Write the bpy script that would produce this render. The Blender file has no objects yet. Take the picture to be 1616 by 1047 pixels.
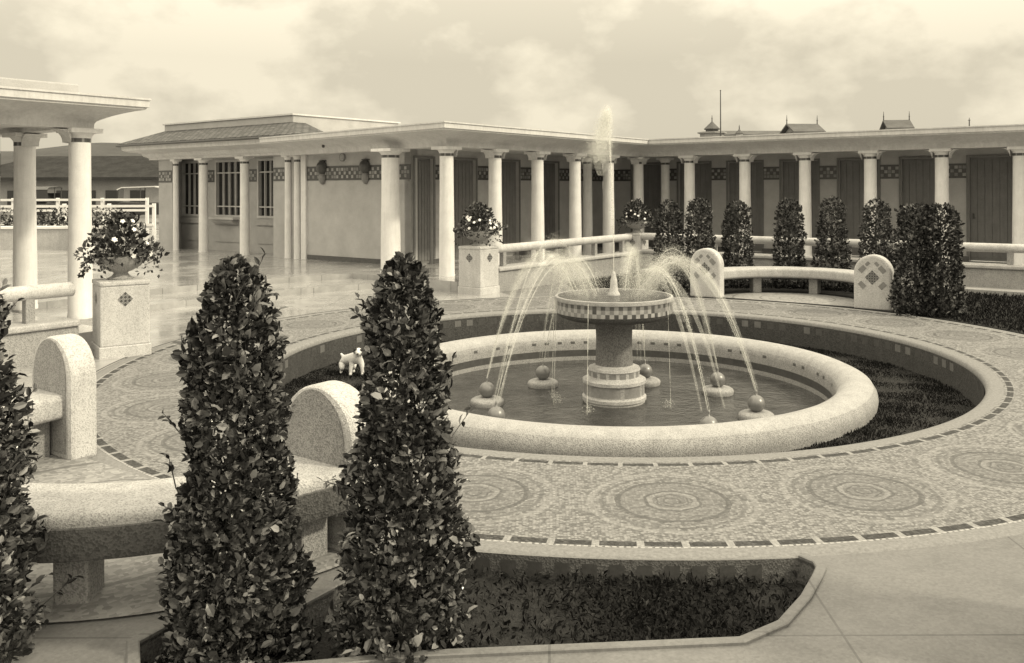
import bpy, math, random
import numpy as np
from mathutils import Vector, Matrix, geometry
R = math.radians; PI = math.pi; TAU = 2*PI
random.seed(7); RNG = np.random.default_rng(7)
sc = bpy.context.scene
COL = sc.collection

# ------------------------------------------------------------------ court frame
P0 = np.array((-1.979, 17.224)); TH = R(35.78)
U = np.array((math.sin(TH), math.cos(TH))); V = np.array((math.cos(TH), -math.sin(TH)))
CX, CY = 0.75, 10.07                    # fountain axis
TZ = 0.2                                # terrace level
def W(a, b, z=0.0):
    p = P0 + U*a + V*b
    return (float(p[0]), float(p[1]), z)
def polar(r, deg, z=0.0):
    return (CX + r*math.cos(R(deg)), CY + r*math.sin(R(deg)), z)

# ------------------------------------------------------------------ node helpers
class NT:
    def __init__(s, nt): s.nt = nt
    def n(s, t, **k):
        x = s.nt.nodes.new(t)
        for a, b in k.items(): setattr(x, a, b)
        return x
    def _in(s, sock, v):
        if isinstance(v, bpy.types.NodeSocket): s.nt.links.new(v, sock)
        else: sock.default_value = v
    def m(s, op, a, b=None, c=None):
        x = s.n('ShaderNodeMath', operation=op)
        s._in(x.inputs[0], a)
        if b is not None: s._in(x.inputs[1], b)
        if c is not None: s._in(x.inputs[2], c)
        return x.outputs[0]
    def mix(s, f, a, b):
        x = s.n('ShaderNodeMix', data_type='RGBA')
        s._in(x.inputs[0], f); s._in(x.inputs[6], a); s._in(x.inputs[7], b)
        return x.outputs[2]
    def noise(s, co, scale, detail=4, rough=.6, out=0):
        x = s.n('ShaderNodeTexNoise'); s._in(x.inputs['Vector'], co)
        x.inputs['Scale'].default_value = scale; x.inputs['Detail'].default_value = detail
        x.inputs['Roughness'].default_value = rough
        return x.outputs[out]
    def voro(s, co, scale, out='Color', feature='F1'):
        x = s.n('ShaderNodeTexVoronoi', feature=feature); s._in(x.inputs['Vector'], co)
        x.inputs['Scale'].default_value = scale
        return x.outputs[out]
    def ramp(s, f, lo, hi, a=0.0, b=1.0):
        x = s.n('ShaderNodeMapRange'); s._in(x.inputs[0], f)
        x.inputs[1].default_value = lo; x.inputs[2].default_value = hi
        x.inputs[3].default_value = a; x.inputs[4].default_value = b
        return x.outputs[0]
    def band(s, x, c, w):            # 1 where |x-c| < w
        return s.m('LESS_THAN', s.m('ABSOLUTE', s.m('SUBTRACT', x, c)), w)
    def mapping(s, co, scale):
        x = s.n('ShaderNodeMapping'); s._in(x.inputs[0], co); x.inputs['Scale'].default_value = scale
        return x.outputs[0]

TINT = (1.0, .99, .985)
def g(v): return (v*TINT[0], v*TINT[1], v*TINT[2], 1)

def base_mat(name):
    m = bpy.data.materials.new(name); m.use_nodes = True
    nt = m.node_tree; T = NT(nt); bs = nt.nodes['Principled BSDF']
    return m, T, bs
def coords(T, kind='Object'):
    return T.n('ShaderNodeTexCoord').outputs[kind]
def bump(T, bs, h, strength=.3, dist=.01):
    b = T.n('ShaderNodeBump'); b.inputs['Strength'].default_value = strength; b.inputs['Distance'].default_value = dist
    T._in(b.inputs['Height'], h); T._in(bs.inputs['Normal'], b.outputs[0])

def plain(name, v, rough=.7, var=.25, scale=6, bumpv=.2, fine=90, spec=.3, metallic=0, streak=False):
    """stone, plaster or painted surface: large mottling, fine grain, a little relief"""
    m, T, bs = base_mat(name); co = coords(T)
    big = T.ramp(T.noise(co, scale, 6, .65), .3, .7)
    fin = T.ramp(T.noise(co, fine, 3, .7), .3, .7)
    f = T.m('ADD', T.m('MULTIPLY', big, .62), T.m('MULTIPLY', fin, .38))
    if streak:
        st = T.ramp(T.noise(T.mapping(co, (5, 5, .55)), 3, 5, .7), .35, .75)
        f = T.m('ADD', T.m('MULTIPLY', f, .6), T.m('MULTIPLY', st, .4))
    T._in(bs.inputs['Base Color'], T.mix(f, g(v*(1-var)), g(min(.9, v*(1+var)))))
    bs.inputs['Roughness'].default_value = rough; bs.inputs['Specular IOR Level'].default_value = spec
    bs.inputs['Metallic'].default_value = metallic
    bump(T, bs, T.m('ADD', fin, big), bumpv, .006)
    return m

def granite(name, v, dark, scale=110, amount=.35, rough=.75):
    """chip-faced terrazzo: pale ground with dark and light chips"""
    m, T, bs = base_mat(name); co = coords(T)
    sep = T.n('ShaderNodeSeparateColor'); T._in(sep.inputs[0], T.voro(co, scale))
    chip = T.m('LESS_THAN', sep.outputs[0], amount)
    big = T.ramp(T.noise(co, 5, 6, .7), .3, .7)
    st = T.ramp(T.noise(T.mapping(co, (4, 4, .8)), 2.2, 6, .7), .35, .7)
    basec = T.mix(T.m('ADD', T.m('MULTIPLY', big, .5), T.m('MULTIPLY', st, .5)), g(v*.66), g(min(.88, v*1.2)))
    c2 = T.mix(sep.outputs[1], basec, g(min(.9, v*1.3)))
    c2 = T.mix(.5, basec, c2)
    T._in(bs.inputs['Base Color'], T.mix(T.m('MULTIPLY', chip, .55), c2, g(dark)))
    bs.inputs['Roughness'].default_value = rough; bs.inputs['Specular IOR Level'].default_value = .25
    bump(T, bs, T.m('ADD', T.voro(co, scale, 'Distance'), T.noise(co, 40, 4)), .45, .006)
    return m

M = {}
M['plaster'] = plain('white_plaster', .74, .8, .12, 3, .25, 60, .2, streak=True)
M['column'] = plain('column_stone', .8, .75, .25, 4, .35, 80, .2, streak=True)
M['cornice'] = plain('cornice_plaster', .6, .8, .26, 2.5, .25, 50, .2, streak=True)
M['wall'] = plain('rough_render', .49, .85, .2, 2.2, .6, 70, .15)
M['recess'] = plain('dimmed_wall', .42, .85, .2, 2.2, .4, 70, .15)  # porch shade put into the wall colour; parapets share this dimmed tone
M['dado'] = plain('dark_dado', .11, .6, .3, 12, .3)
M['door'] = plain('dark_door_wood', .2, .6, .25, 5, .35, 40, .3, streak=True)
M['frame'] = plain('painted_frame', .5, .55, .15, 5, .1)
M['tile_dark'] = plain('dark_tile', .075, .3, .35, 14, .05, 40, .5)
M['tile_mid'] = plain('grey_tile', .22, .35, .3, 14, .05, 40, .5)
M['tile_frieze'] = plain('frieze_tile', .36, .4, .25, 14, .05, 40, .4)
M['tile_pale'] = plain('pale_tile', .15, .4, .3, 14, .05, 40, .4)
M['tile_light'] = plain('light_tile', .6, .35, .2, 14, .05, 40, .5)
M['granite'] = granite('terrazzo', .46, .2, 150, .3)
M['granite_grey'] = granite('grey_terrazzo', .34, .14, 140, .36)
M['granite_dark'] = granite('dark_terrazzo', .13, .05, 100, .4)
M['granite_stem'] = granite('stem_terrazzo', .2, .07, 100, .4)
M['mosaic_band'] = granite('pebble_band', .2, .08, 45, .5)
M['granite_rim'] = granite('rim_terrazzo', .39, .2, 160, .25)
M['facing_dark'] = granite('dark_facing', .07, .035, 60, .4)
M['granite_white'] = granite('white_terrazzo', .54, .26, 160, .24)
M['rooftile'] = None
M['soil'] = plain('dark_soil', .035, .95, .5, 9, .9, 60, .1)
M['bark'] = plain('bark', .08, .9, .3, 20, .5)
M['metal'] = plain('dark_metal', .06, .4, .3, 20, .05, spec=.5)
M['grey_metal'] = plain('grey_metal', .3, .4, .3, 20, .05, spec=.5)
M['paintwhite'] = plain('white_paint', .78, .6, .1, 6, .1)
M['carblack'] = plain('black_car_paint', .03, .25, .2, 10, .02, spec=.6)
M['canvas'] = plain('pale_canvas', .55, .9, .15, 10, .2)
M['hill'] = plain('hill_scrub', .065, .95, .35, .15, .2, 1.5)
M['barnwall'] = plain('barn_wall', .3, .9, .25, .8, .3, 10)
M['ball'] = plain('bronze_ball', .17, .3, .3, 14, .1, 90, .8)
M['skin_dog'] = None

def rooftile(name, v, rows=3.2):
    m, T, bs = base_mat(name); co = coords(T)
    sep = T.n('ShaderNodeSeparateXYZ'); T._in(sep.inputs[0], co)
    br = T.n('ShaderNodeTexBrick'); T._in(br.inputs['Vector'], T.n('ShaderNodeTexCoord').outputs['UV'])
    br.inputs['Scale'].default_value = 1; br.inputs['Brick Width'].default_value = .22; br.inputs['Row Height'].default_value = .13
    br.inputs['Mortar Size'].default_value = .018
    br.inputs['Color1'].default_value = g(v*.75); br.inputs['Color2'].default_value = g(v*1.4); br.inputs['Mortar'].default_value = g(v*.3)
    nz = T.ramp(T.noise(co, 7, 5), .3, .7, .6, 1.3)
    mx = T.n('ShaderNodeMix', data_type='RGBA', blend_type='MULTIPLY'); mx.inputs[0].default_value = 1
    T._in(mx.inputs[6], br.outputs['Color']); T._in(mx.inputs[7], nz)
    T._in(bs.inputs['Base Color'], mx.outputs[2]); bs.inputs['Roughness'].default_value = .8
    bump(T, bs, T.m('ADD', T.m('SUBTRACT', 1.0, br.outputs['Fac']), T.m('MULTIPLY', nz, .5)), .8, .02)
    return m
M['rooftile'] = rooftile('roof_tile', .10)
M['hazed_roof'] = plain('hazed_roof', .13, .9, .3, 1.5, .3, 8, .05)  # distance haze put into the colour, paler than the barn roof
M['thatch'] = plain('dark_thatch', .045, .95, .4, 1.2, .6, 8, .02)

def wetfloor(name, v):
    m, T, bs = base_mat(name); co = coords(T)
    br = T.n('ShaderNodeTexBrick'); T._in(br.inputs['Vector'], co)
    br.offset = 0; br.inputs['Scale'].default_value = 1; br.inputs['Brick Width'].default_value = .9; br.inputs['Row Height'].default_value = .9
    br.inputs['Mortar Size'].default_value = .006; br.inputs['Color1'].default_value = g(v); br.inputs['Color2'].default_value = g(v*1.12); br.inputs['Mortar'].default_value = g(v*.6)
    big = T.ramp(T.noise(co, .9, 6, .65), .35, .65)
    mx = T.n('ShaderNodeMix', data_type='RGBA', blend_type='MULTIPLY'); mx.inputs[0].default_value = 1
    T._in(mx.inputs[6], br.outputs['Color']); T._in(mx.inputs[7], T.ramp(T.noise(co, 3, 7, .7), .3, .7, .7, 1.15))
    T._in(bs.inputs['Base Color'], mx.outputs[2])
    T._in(bs.inputs['Roughness'], T.ramp(big, 0, 1, .08, .34))
    bs.inputs['Specular IOR Level'].default_value = .6
    bs.inputs['Coat Weight'].default_value = .35; bs.inputs['Coat Roughness'].default_value = .1
    bump(T, bs, T.noise(co, 5, 5, .6), .10, .004)
    return m
M['terrace'] = wetfloor('wet_terrace', .36)

def paving(name, v):
    m, T, bs = base_mat(name); co = coords(T)
    f = T.m('ADD', T.m('MULTIPLY', T.ramp(T.noise(co, .8, 7, .7), .3, .7), .6), T.m('MULTIPLY', T.ramp(T.noise(co, 55, 4, .7), .3, .7), .4))
    sep = T.n('ShaderNodeSeparateColor'); T._in(sep.inputs[0], T.voro(co, 70))
    f = T.m('ADD', T.m('MULTIPLY', f, .75), T.m('MULTIPLY', sep.outputs[0], .25))
    c = T.mix(f, g(v*.6), g(v*1.3))
    st = T.ramp(T.noise(co, 2.3, 8, .75), .52, .68)
    c = T.mix(T.m('MULTIPLY', st, .35), c, g(v*.45))
    br = T.n('ShaderNodeTexBrick'); T._in(br.inputs['Vector'], co); br.inputs['Scale'].default_value = 1; br.inputs['Brick Width'].default_value = 1.25; br.inputs['Row Height'].default_value = 1.25; br.offset = 0; br.inputs['Mortar Size'].default_value = .006
    c = T.mix(T.m('MULTIPLY', br.outputs['Fac'], .55), c, g(v*.35))
    T._in(bs.inputs['Base Color'], c)
    T._in(bs.inputs['Roughness'], T.ramp(T.noise(co, 1.3, 5), .35, .65, .4, .85))
    bump(T, bs, f, .35, .006)
    return m
M['paving'] = paving('court_paving', .17)
M['kerb'] = paving('kerb_concrete', .3)

def mosaic(name):
    """pebble mosaic of the ring: 24 medallions, dashed borders"""
    m, T, bs = base_mat(name); co = coords(T)
    sp = T.n('ShaderNodeSeparateXYZ'); T._in(sp.inputs[0], co); x, y = sp.outputs[0], sp.outputs[1]
    r = T.m('SQRT', T.m('ADD', T.m('MULTIPLY', x, x), T.m('MULTIPLY', y, y)))
    th = T.m('ARCTAN2', y, x)
    t = T.m('DIVIDE', th, TAU/24)
    d = T.m('SUBTRACT', t, T.m('ROUND', t))
    wob = T.ramp(T.noise(co, 9, 3), .3, .7, -.008, .008)
    dth = T.m('MULTIPLY', d, TAU/24*4.71); dr = T.m('SUBTRACT', r, 4.71)
    rho = T.m('ADD', T.m('SQRT', T.m('ADD', T.m('MULTIPLY', dth, dth), T.m('MULTIPLY', dr, dr))), wob)
    phi = T.m('ARCTAN2', dr, dth)
    # stones: polar cells round each medallion
    vs = T.n('ShaderNodeTexVoronoi', voronoi_dimensions='2D', feature='F1'); T._in(vs.inputs['Vector'], co); vs.inputs['Scale'].default_value = 52; vs.inputs['Randomness'].default_value = .8
    sc_ = T.n('ShaderNodeSeparateColor'); T._in(sc_.inputs[0], vs.outputs['Color'])
    arcs = T.m('MULTIPLY', T.ramp(T.m('SINE', T.m('MULTIPLY', rho, TAU/.052)), -1, 1), T.ramp(rho, .68, .4))
    joint = T.m('MAXIMUM', T.ramp(vs.outputs['Distance'], .4, .7), T.m('MULTIPLY', arcs, .7))
    stone = T.mix(sc_.outputs[0], g(.095), g(.31))
    stone = T.mix(T.m('MULTIPLY', joint, .6), stone, g(.07))
    big = T.ramp(T.noise(co, 1.4, 6, .65), .3, .7)
    stone = T.mix(T.m('MULTIPLY', big, .25), stone, g(.22))
    # medallions
    k = T.m('ADD', .5, T.m('MULTIPLY', .5, T.m('COSINE', T.m('MULTIPLY', phi, 6))))
    hexr = T.m('ADD', rho, T.m('MULTIPLY', k, .012))
    dk = T.m('MAXIMUM', T.band(rho, .335, .017), T.m('MAXIMUM', T.band(hexr, .172, .009), T.m('MAXIMUM', T.band(hexr, .105, .006), T.band(rho, .05, .008))))
    inner = T.m('LESS_THAN', rho, .335)
    stone = T.mix(T.m('MULTIPLY', inner, .3), stone, g(.12))
    lt = T.m('MAXIMUM', T.band(rho, .5, .022), T.band(rho, .14, .016))
    stone = T.mix(T.m('MULTIPLY', lt, .28), stone, g(.32))
    stone = T.mix(T.m('MULTIPLY', T.band(rho, .43, .012), .35), stone, g(.08))
    stone = T.mix(T.m('MULTIPLY', dk, .56), stone, g(.06))
    # borders
    fo = T.m('LESS_THAN', T.m('FRACT', T.m('MULTIPLY', th, 140/TAU)), .83)
    fi = T.m('LESS_THAN', T.m('FRACT', T.m('MULTIPLY', th, 104/TAU)), .87)
    bo = T.band(r, 5.365, .045); bi = T.band(r, 4.01, .04)
    stone = T.mix(T.m('MULTIPLY', T.m('MAXIMUM', T.m('MULTIPLY', bo, T.m('SUBTRACT', 1.0, fo)), T.m('MULTIPLY', bi, T.m('SUBTRACT', 1.0, fi))), .5), stone, g(.36))
    da = T.m('MAXIMUM', T.m('MULTIPLY', T.band(r, 5.365, .031), fo), T.m('MULTIPLY', T.band(r, 4.01, .027), fi))
    stone = T.mix(T.m('MULTIPLY', da, T.ramp(sc_.outputs[1], 0, 1, .75, 1)), stone, g(.028))
    T_l = T.m('MULTIPLY', T.band(r, 5.408, .007), T.m('LESS_THAN', T.m('FRACT', T.m('MULTIPLY', th, 900/TAU)), .6))
    stone = T.mix(T_l, stone, g(.4))
    # smooth kerbs either side
    ker = T.m('MAXIMUM', T.m('GREATER_THAN', r, 5.418), T.m('LESS_THAN', r, 3.955))
    kc = T.mix(T.ramp(T.noise(co, 40, 5, .7), .3, .7), g(.15), g(.27))
    T._in(bs.inputs['Base Color'], T.mix(ker, stone, kc))
    T._in(bs.inputs['Roughness'], T.ramp(big, 0, 1, .5, .8))
    bs.inputs['Specular IOR Level'].default_value = .3
    hgt = T.m('MULTIPLY', T.m('SUBTRACT', 1.0, joint), T.m('SUBTRACT', 1.0, ker))
    bump(T, bs, T.m('ADD', hgt, T.noise(co, 60, 3)), .5, .006)
    return m
M['mosaic'] = mosaic('pebble_mosaic')

def bay_mosaic(name, rings):
    m, T, bs = base_mat(name); co = coords(T)
    sp = T.n('ShaderNodeSeparateXYZ'); T._in(sp.inputs[0], co)
    x, y = sp.outputs[0], sp.outputs[1]
    rho = T.m('ADD', T.m('SQRT', T.m('ADD', T.m('MULTIPLY', x, x), T.m('MULTIPLY', y, y))), T.ramp(T.noise(co, 6, 3), .3, .7, -.01, .01))
    sep = T.n('ShaderNodeSeparateColor'); T._in(sep.inputs[0], T.voro(co, 36))
    c = T.mix(sep.outputs[0], g(.17), g(.32))
    for q, w in rings: c = T.mix(T.m('MULTIPLY', T.band(rho, q, w), .7), c, g(.1))
    T._in(bs.inputs['Base Color'], c); bs.inputs['Roughness'].default_value = .65
    bump(T, bs, T.voro(co, 36, 'Distance'), .4, .006)
    return m
M['bay'] = bay_mosaic('bay_mosaic', [(.62, .015), (.3, .01), (.1, .01), (1.08, .02)])

def leafmat(name, lo, hi, rough=.38, spec=.5):
    m, T, bs = base_mat(name)
    ge = T.n('ShaderNodeNewGeometry'); rnd = ge.outputs['Random Per Island']
    f = T.m('POWER', rnd, 4.5)
    T._in(bs.inputs['Base Color'], T.mix(f, g(lo), g(hi)))
    T._in(bs.inputs['Roughness'], T.ramp(rnd, 0, 1, rough-.1, rough+.2))
    bs.inputs['Specular IOR Level'].default_value = spec
    return m
M['leaf'] = leafmat('laurel_leaf', .02, .28, .3, .5)
M['leaf_far'] = leafmat('small_leaf', .018, .2, .42, .35)
M['bed_leaf'] = leafmat('bed_leaf', .012, .05, .7, .1)
M['grass'] = leafmat('short_grass', .013, .032, .75, .08)
M['petal'] = plain('white_petal', .8, .7, .1, 20, .05)
M['petal_dim'] = plain('pale_petal', .5, .7, .15, 20, .05)

def watermat(name):
    m, T, bs = base_mat(name); co = coords(T)
    T._in(bs.inputs['Base Color'], T.mix(T.ramp(T.noise(co, 2.2, 5, .65), .35, .7), g(.025), g(.075)))
    bs.inputs['Roughness'].default_value = .1; bs.inputs['Specular IOR Level'].default_value = .5
    bs.inputs['IOR'].default_value = 1.33
    n1 = T.noise(co, 7, 4, .6); n2 = T.noise(co, 26, 3, .6)
    bump(T, bs, T.m('ADD', n1, T.m('MULTIPLY', n2, .5)), .6, .03)
    return m
M['water'] = watermat('rippled_water')
def spraymat(name, alpha, scale=30):
    m, T, bs = base_mat(name); co = coords(T)
    bs.inputs['Base Color'].default_value = (.92, .92, .88, 1); bs.inputs['Roughness'].default_value = .3
    bs.inputs['Specular IOR Level'].default_value = .6
    T._in(bs.inputs['Alpha'], T.ramp(T.noise(co, scale, 4, .7), .3, .75, alpha*.35, min(1, alpha*1.5)))
    return m
M['jet'] = spraymat('water_jet', .4)
M['veil'] = spraymat('water_veil', .10, 14)
M['mist'] = spraymat('water_mist', .8)

def glass(name):
    m, T, bs = base_mat(name)
    bs.inputs['Base Color'].default_value = g(.025); bs.inputs['Roughness'].default_value = .08
    bs.inputs['Specular IOR Level'].default_value = .6
    return m
M['glass'] = glass('dark_window_glass')
def dogmat(name):
    m, T, bs = base_mat(name); co = coords(T)
    T._in(bs.inputs['Base Color'], T.mix(T.ramp(T.noise(co, 60, 4, .7), .3, .7), g(.55), g(.8)))
    bs.inputs['Roughness'].default_value = .9; bs.inputs['Specular IOR Level'].default_value = .1
    bump(T, bs, T.noise(T.mapping(co, (1, 1, .3)), 180, 3), .6, .006)
    return m
M['fur_white'] = dogmat('white_fur')
M['fur_dark'] = plain('dark_fur', .05, .85, .3, 40, .5, 150, .1)

# ------------------------------------------------------------------ mesh builder
class MB:
    def __init__(s): s.v = []; s.f = []; s.mi = []; s.uv = {}
    def add(s, vs, fs, mi=0):
        o = len(s.v); s.v += [tuple(map(float, p)) for p in vs]
        for i, f in enumerate(fs):
            s.f.append(tuple(o+k for k in f)); s.mi.append(mi if isinstance(mi, int) else mi[i])
        return s
    def box(s, o, ex, ey, ez, mi=0):
        """o corner-origin centre of the bottom; ex,ey,ez full edge vectors"""
        o = np.array(o, float); ex, ey, ez = (np.array(e, float) for e in (ex, ey, ez))
        c = o - ex/2 - ey/2
        vs = [c, c+ex, c+ex+ey, c+ey]; vs = vs + [p+ez for p in vs]
        return s.add(vs, [(3, 2, 1, 0), (4, 5, 6, 7), (0, 1, 5, 4), (1, 2, 6, 5), (2, 3, 7, 6), (3, 0, 4, 7)], mi)
    def abox(s, a0, a1, b0, b1, z0, z1, mi=0):
        """box aligned with the court axes"""
        c = W((a0+a1)/2, (b0+b1)/2, z0)
        return s.box(c, (*(U*(a1-a0)), 0), (*(-V*(b1-b0)), 0), (0, 0, z1-z0), mi)
    def prism(s, pts, z0, z1, mi=0):
        n = len(pts)
        ar = sum(pts[i][0]*pts[(i+1) % n][1]-pts[(i+1) % n][0]*pts[i][1] for i in range(n))
        if ar < 0: pts = pts[::-1]
        vs = [(p[0], p[1], z0) for p in pts] + [(p[0], p[1], z1) for p in pts]
        fs = [tuple(range(n-1, -1, -1)), tuple(range(n, 2*n))] + [(i, (i+1) % n, n+(i+1) % n, n+i) for i in range(n)]
        return s.add(vs, fs, mi)
    def lathe(s, prof, c=(0, 0, 0), n=24, mi=None, cap=True, a0=0, a1=TAU):
        """prof: list of (r,z). mi: per ring-band material, or function(i_band, j)"""
        full = abs(a1-a0-TAU) < 1e-6; m = n if full else n+1
        vs = []
        for r, z in prof:
            for j in range(m):
                t = a0+(a1-a0)*j/n; vs.append((c[0]+r*math.cos(t), c[1]+r*math.sin(t), c[2]+z))
        fs, ms = [], []
        for i in range(len(prof)-1):
            for j in range(n):
                k = (j+1) % m
                fs.append((i*m+j, i*m+k, (i+1)*m+k, (i+1)*m+j))
                ms.append(0 if mi is None else (mi(i, j) if callable(mi) else mi[i]))
        if cap and full:
            if prof[0][0] > 1e-4: fs.append(tuple(range(m-1, -1, -1))); ms.append(0)
            if prof[-1][0] > 1e-4:
                q = (len(prof)-1)*m; fs.append(tuple(range(q, q+m))); ms.append(0)
        return s.add(vs, fs, ms)
    def tube(s, pts, rad, n=8, mi=0, cap=True):
        pts = [np.array(p, float) for p in pts]; N = len(pts)
        rr = rad if isinstance(rad, (list, tuple)) else [rad]*N
        vs = []; up = np.array((0, 0, 1.0))
        prev = None
        for i, p in enumerate(pts):
            t = pts[min(i+1, N-1)]-pts[max(i-1, 0)]; t = t/(np.linalg.norm(t)+1e-9)
            if prev is None:
                a = np.cross(t, up)
                if np.linalg.norm(a) < 1e-3: a = np.cross(t, (1, 0, 0))
            else: a = prev - t*np.dot(prev, t)
            a = a/np.linalg.norm(a); prev = a; b = np.cross(t, a)
            for j in range(n):
                w = TAU*j/n; vs.append(p+(a*math.cos(w)+b*math.sin(w))*rr[i])
        fs = [(i*n+j, i*n+(j+1) % n, (i+1)*n+(j+1) % n, (i+1)*n+j) for i in range(N-1) for j in range(n)]
        if cap: fs += [tuple(range(n-1, -1, -1)), tuple(range((N-1)*n, N*n))]
        return s.add(vs, fs, mi)
    def sweep(s, prof, path, closed=False, mi=0, caps=True, seg=None):
        """prof (offset to the right of travel, z) swept along xy path with mitres"""
        N = len(path); pa = [np.array(p[:2], float) for p in path]; vs = []
        for i in range(N):
            if seg is not None and not (seg[0] <= i <= seg[1]): continue
            def nrm(p, q):
                d = q-p; d = d/np.linalg.norm(d); return np.array((d[1], -d[0]))
            if closed: n1, n2 = nrm(pa[i-1], pa[i]), nrm(pa[i], pa[(i+1) % N])
            else:
                n1 = nrm(pa[max(i-1, 0)], pa[max(i-1, 0)+1]); n2 = nrm(pa[min(i, N-2)], pa[min(i, N-2)+1])
            mt = n1+n2; mt = mt/np.dot(mt, mt)*2 if np.dot(mt, mt) > 1e-6 else n1
            for o, z in prof: vs.append((*(pa[i]+mt*o), z))
        m = len(prof); fs = []
        K = N if seg is None else seg[1]-seg[0]+1
        for i in range(N if closed else K-1):
            k = (i+1) % K
            for j in range(m): fs.append((i*m+j, k*m+j, k*m+(j+1) % m, i*m+(j+1) % m))
        if caps and not closed: fs += [tuple(range(m)), tuple(range(K*m-1, (K-1)*m-1, -1))]
        return s.add(vs, fs, mi)
    def build(s, name, mats, parent=None, smooth=False, bevel=0, loc=None, angle=None):
        me = bpy.data.meshes.new(name)
        off = np.array((0, 0, 0.))
        if parent is not None:
            off = np.array(parent['_o'])
        elif loc is not None: off = np.array(loc, float)
        vv = (np.array(s.v)-off) if len(s.v) else np.zeros((0, 3))
        me.from_pydata(vv.tolist(), [], s.f)
        mats = mats if isinstance(mats, (list, tuple)) else [mats]
        for m in mats: me.materials.append(M[m] if isinstance(m, str) else m)
        me.polygons.foreach_set('material_index', s.mi)
        me.validate(); me.update()
        o = bpy.data.objects.new(name, me); COL.objects.link(o)
        if parent is not None: o.parent = parent; o['_o'] = list(map(float, parent['_o']))
        else: o.location = off; o['_o'] = list(map(float, off))
        if smooth or angle:
            me.polygons.foreach_set('use_smooth', [True]*len(me.polygons))
            if angle: 
                try: me.set_sharp_from_angle(angle=R(angle))
                except Exception: pass
        if bevel:
            b = o.modifiers.new('bevel', 'BEVEL'); b.width = bevel; b.segments = 2; b.limit_method = 'ANGLE'; b.angle_limit = R(40)
        return o

def thing(name, label, cat, loc=(0, 0, 0), group=None, rz=0):
    o = bpy.data.objects.new(name, None); COL.objects.link(o); o.empty_display_size = .1
    o.location = loc; o.rotation_euler = (0, 0, rz); o['label'] = label; o['category'] = cat; o['_o'] = list(map(float, loc))
    if group: o['group'] = group
    return o
def tag(o, label, cat, group=None, kind=None):
    o['label'] = label; o['category'] = cat
    if group: o['group'] = group
    if kind: o['kind'] = kind
    return o
def structure(o): o['kind'] = 'structure'; return o
def copy_tree(o, parent=None):
    c = o.copy(); COL.objects.link(c)
    if parent is not None: c.parent = parent
    for ch in list(o.children): copy_tree(ch, c)
    return c

# ------------------------------------------------------------------ leaves
def leaf_mesh(pos, dirs, nrm, ln, wd, detailed=True):
    pos, dirs, nrm = map(np.asarray, (pos, dirs, nrm))
    N = len(pos); dirs = dirs/np.linalg.norm(dirs, axis=1, keepdims=True)
    side = np.cross(dirs, nrm); side /= (np.linalg.norm(side, axis=1, keepdims=True)+1e-9)
    up = np.cross(side, dirs)
    ln = np.asarray(ln)[:, None]; wd = np.asarray(wd)[:, None]
    if detailed:
        spec = [(0, 0, 0), (.35, -.5, .10), (.35, 0, 0), (.35, .5, .10), (.75, -.4, .04), (.75, 0, -.06), (.75, .4, .04), (1, 0, -.14)]
        fc = [(0, 2, 1), (0, 3, 2), (2, 5, 4, 1), (2, 3, 6, 5), (5, 7, 4), (5, 6, 7)]
    else:
        spec = [(0, 0, 0), (.5, -.5, .08), (1, 0, -.08), (.5, .5, .08)]
        fc = [(0, 3, 2), (0, 2, 1)]
    k = len(spec)
    vs = np.stack([pos + dirs*ln*a + side*wd*b + up*ln*c for a, b, c in spec], 1).reshape(-1, 3)
    fs = [tuple(i*k+q for q in f) for i in range(N) for f in fc]
    return vs, fs
def shell_points(n, prof, lump=.12, seed=0, inner=.5, phase=None):
    """points and outward normals in a lumpy column; prof (z, r)"""
    rg = np.random.default_rng(seed)
    zs = np.array([p[0] for p in prof]); rs = np.array([p[1] for p in prof])
    # area-weighted heights
    zz = np.linspace(zs[0], zs[-1], 400); ww = np.interp(zz, zs, rs)+.02; cdf = np.cumsum(ww); cdf /= cdf[-1]
    z = np.interp(rg.random(n), cdf, zz); t = rg.random(n)*TAU
    ph = rg.random(6)*TAU
    lum = 1+lump*(np.sin(2*t+ph[0]+z*5)*.5+np.sin(3*t-z*9+ph[1])*.45+np.sin(5*t+z*15+ph[2])*.4+np.sin(z*19+ph[3])*.35)
    q = rg.random(n)**.45; q = inner+(1.04-inner)*q; q = np.where(rg.random(n) < .05, rg.uniform(1.03, 1.13, n), q)
    r = np.interp(z, zs, rs)*lum*q
    pos = np.stack([r*np.cos(t), r*np.sin(t), z], 1)
    slope = -(np.interp(z+.03, zs, rs)-np.interp(z-.03, zs, rs))/.06
    out = np.stack([np.cos(t), np.sin(t), np.clip(slope, -1, 2.5)], 1); out /= np.linalg.norm(out, axis=1, keepdims=True)
    return rg, pos, out
def foliage(n, prof, ln, wd, seed, detailed, lump=.12, inner=.5):
    rg, pos, out = shell_points(n, prof, lump, seed, inner)
    rnd = rg.normal(size=(n, 3))
    d = out*.75 + np.array((0, 0, .55)) + rnd*.55
    nn = out*.55 + np.array((0, 0, .55)) + rg.normal(size=(n, 3))*.5
    l = ln*(.55+.95*rg.random(n)**1.6); w = l*(wd/ln)*(.75+.5*rg.random(n))
    d /= np.linalg.norm(d, axis=1, keepdims=True)
    return leaf_mesh(pos - d*l[:, None]*.4, d, nn, l, w, detailed)

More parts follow.
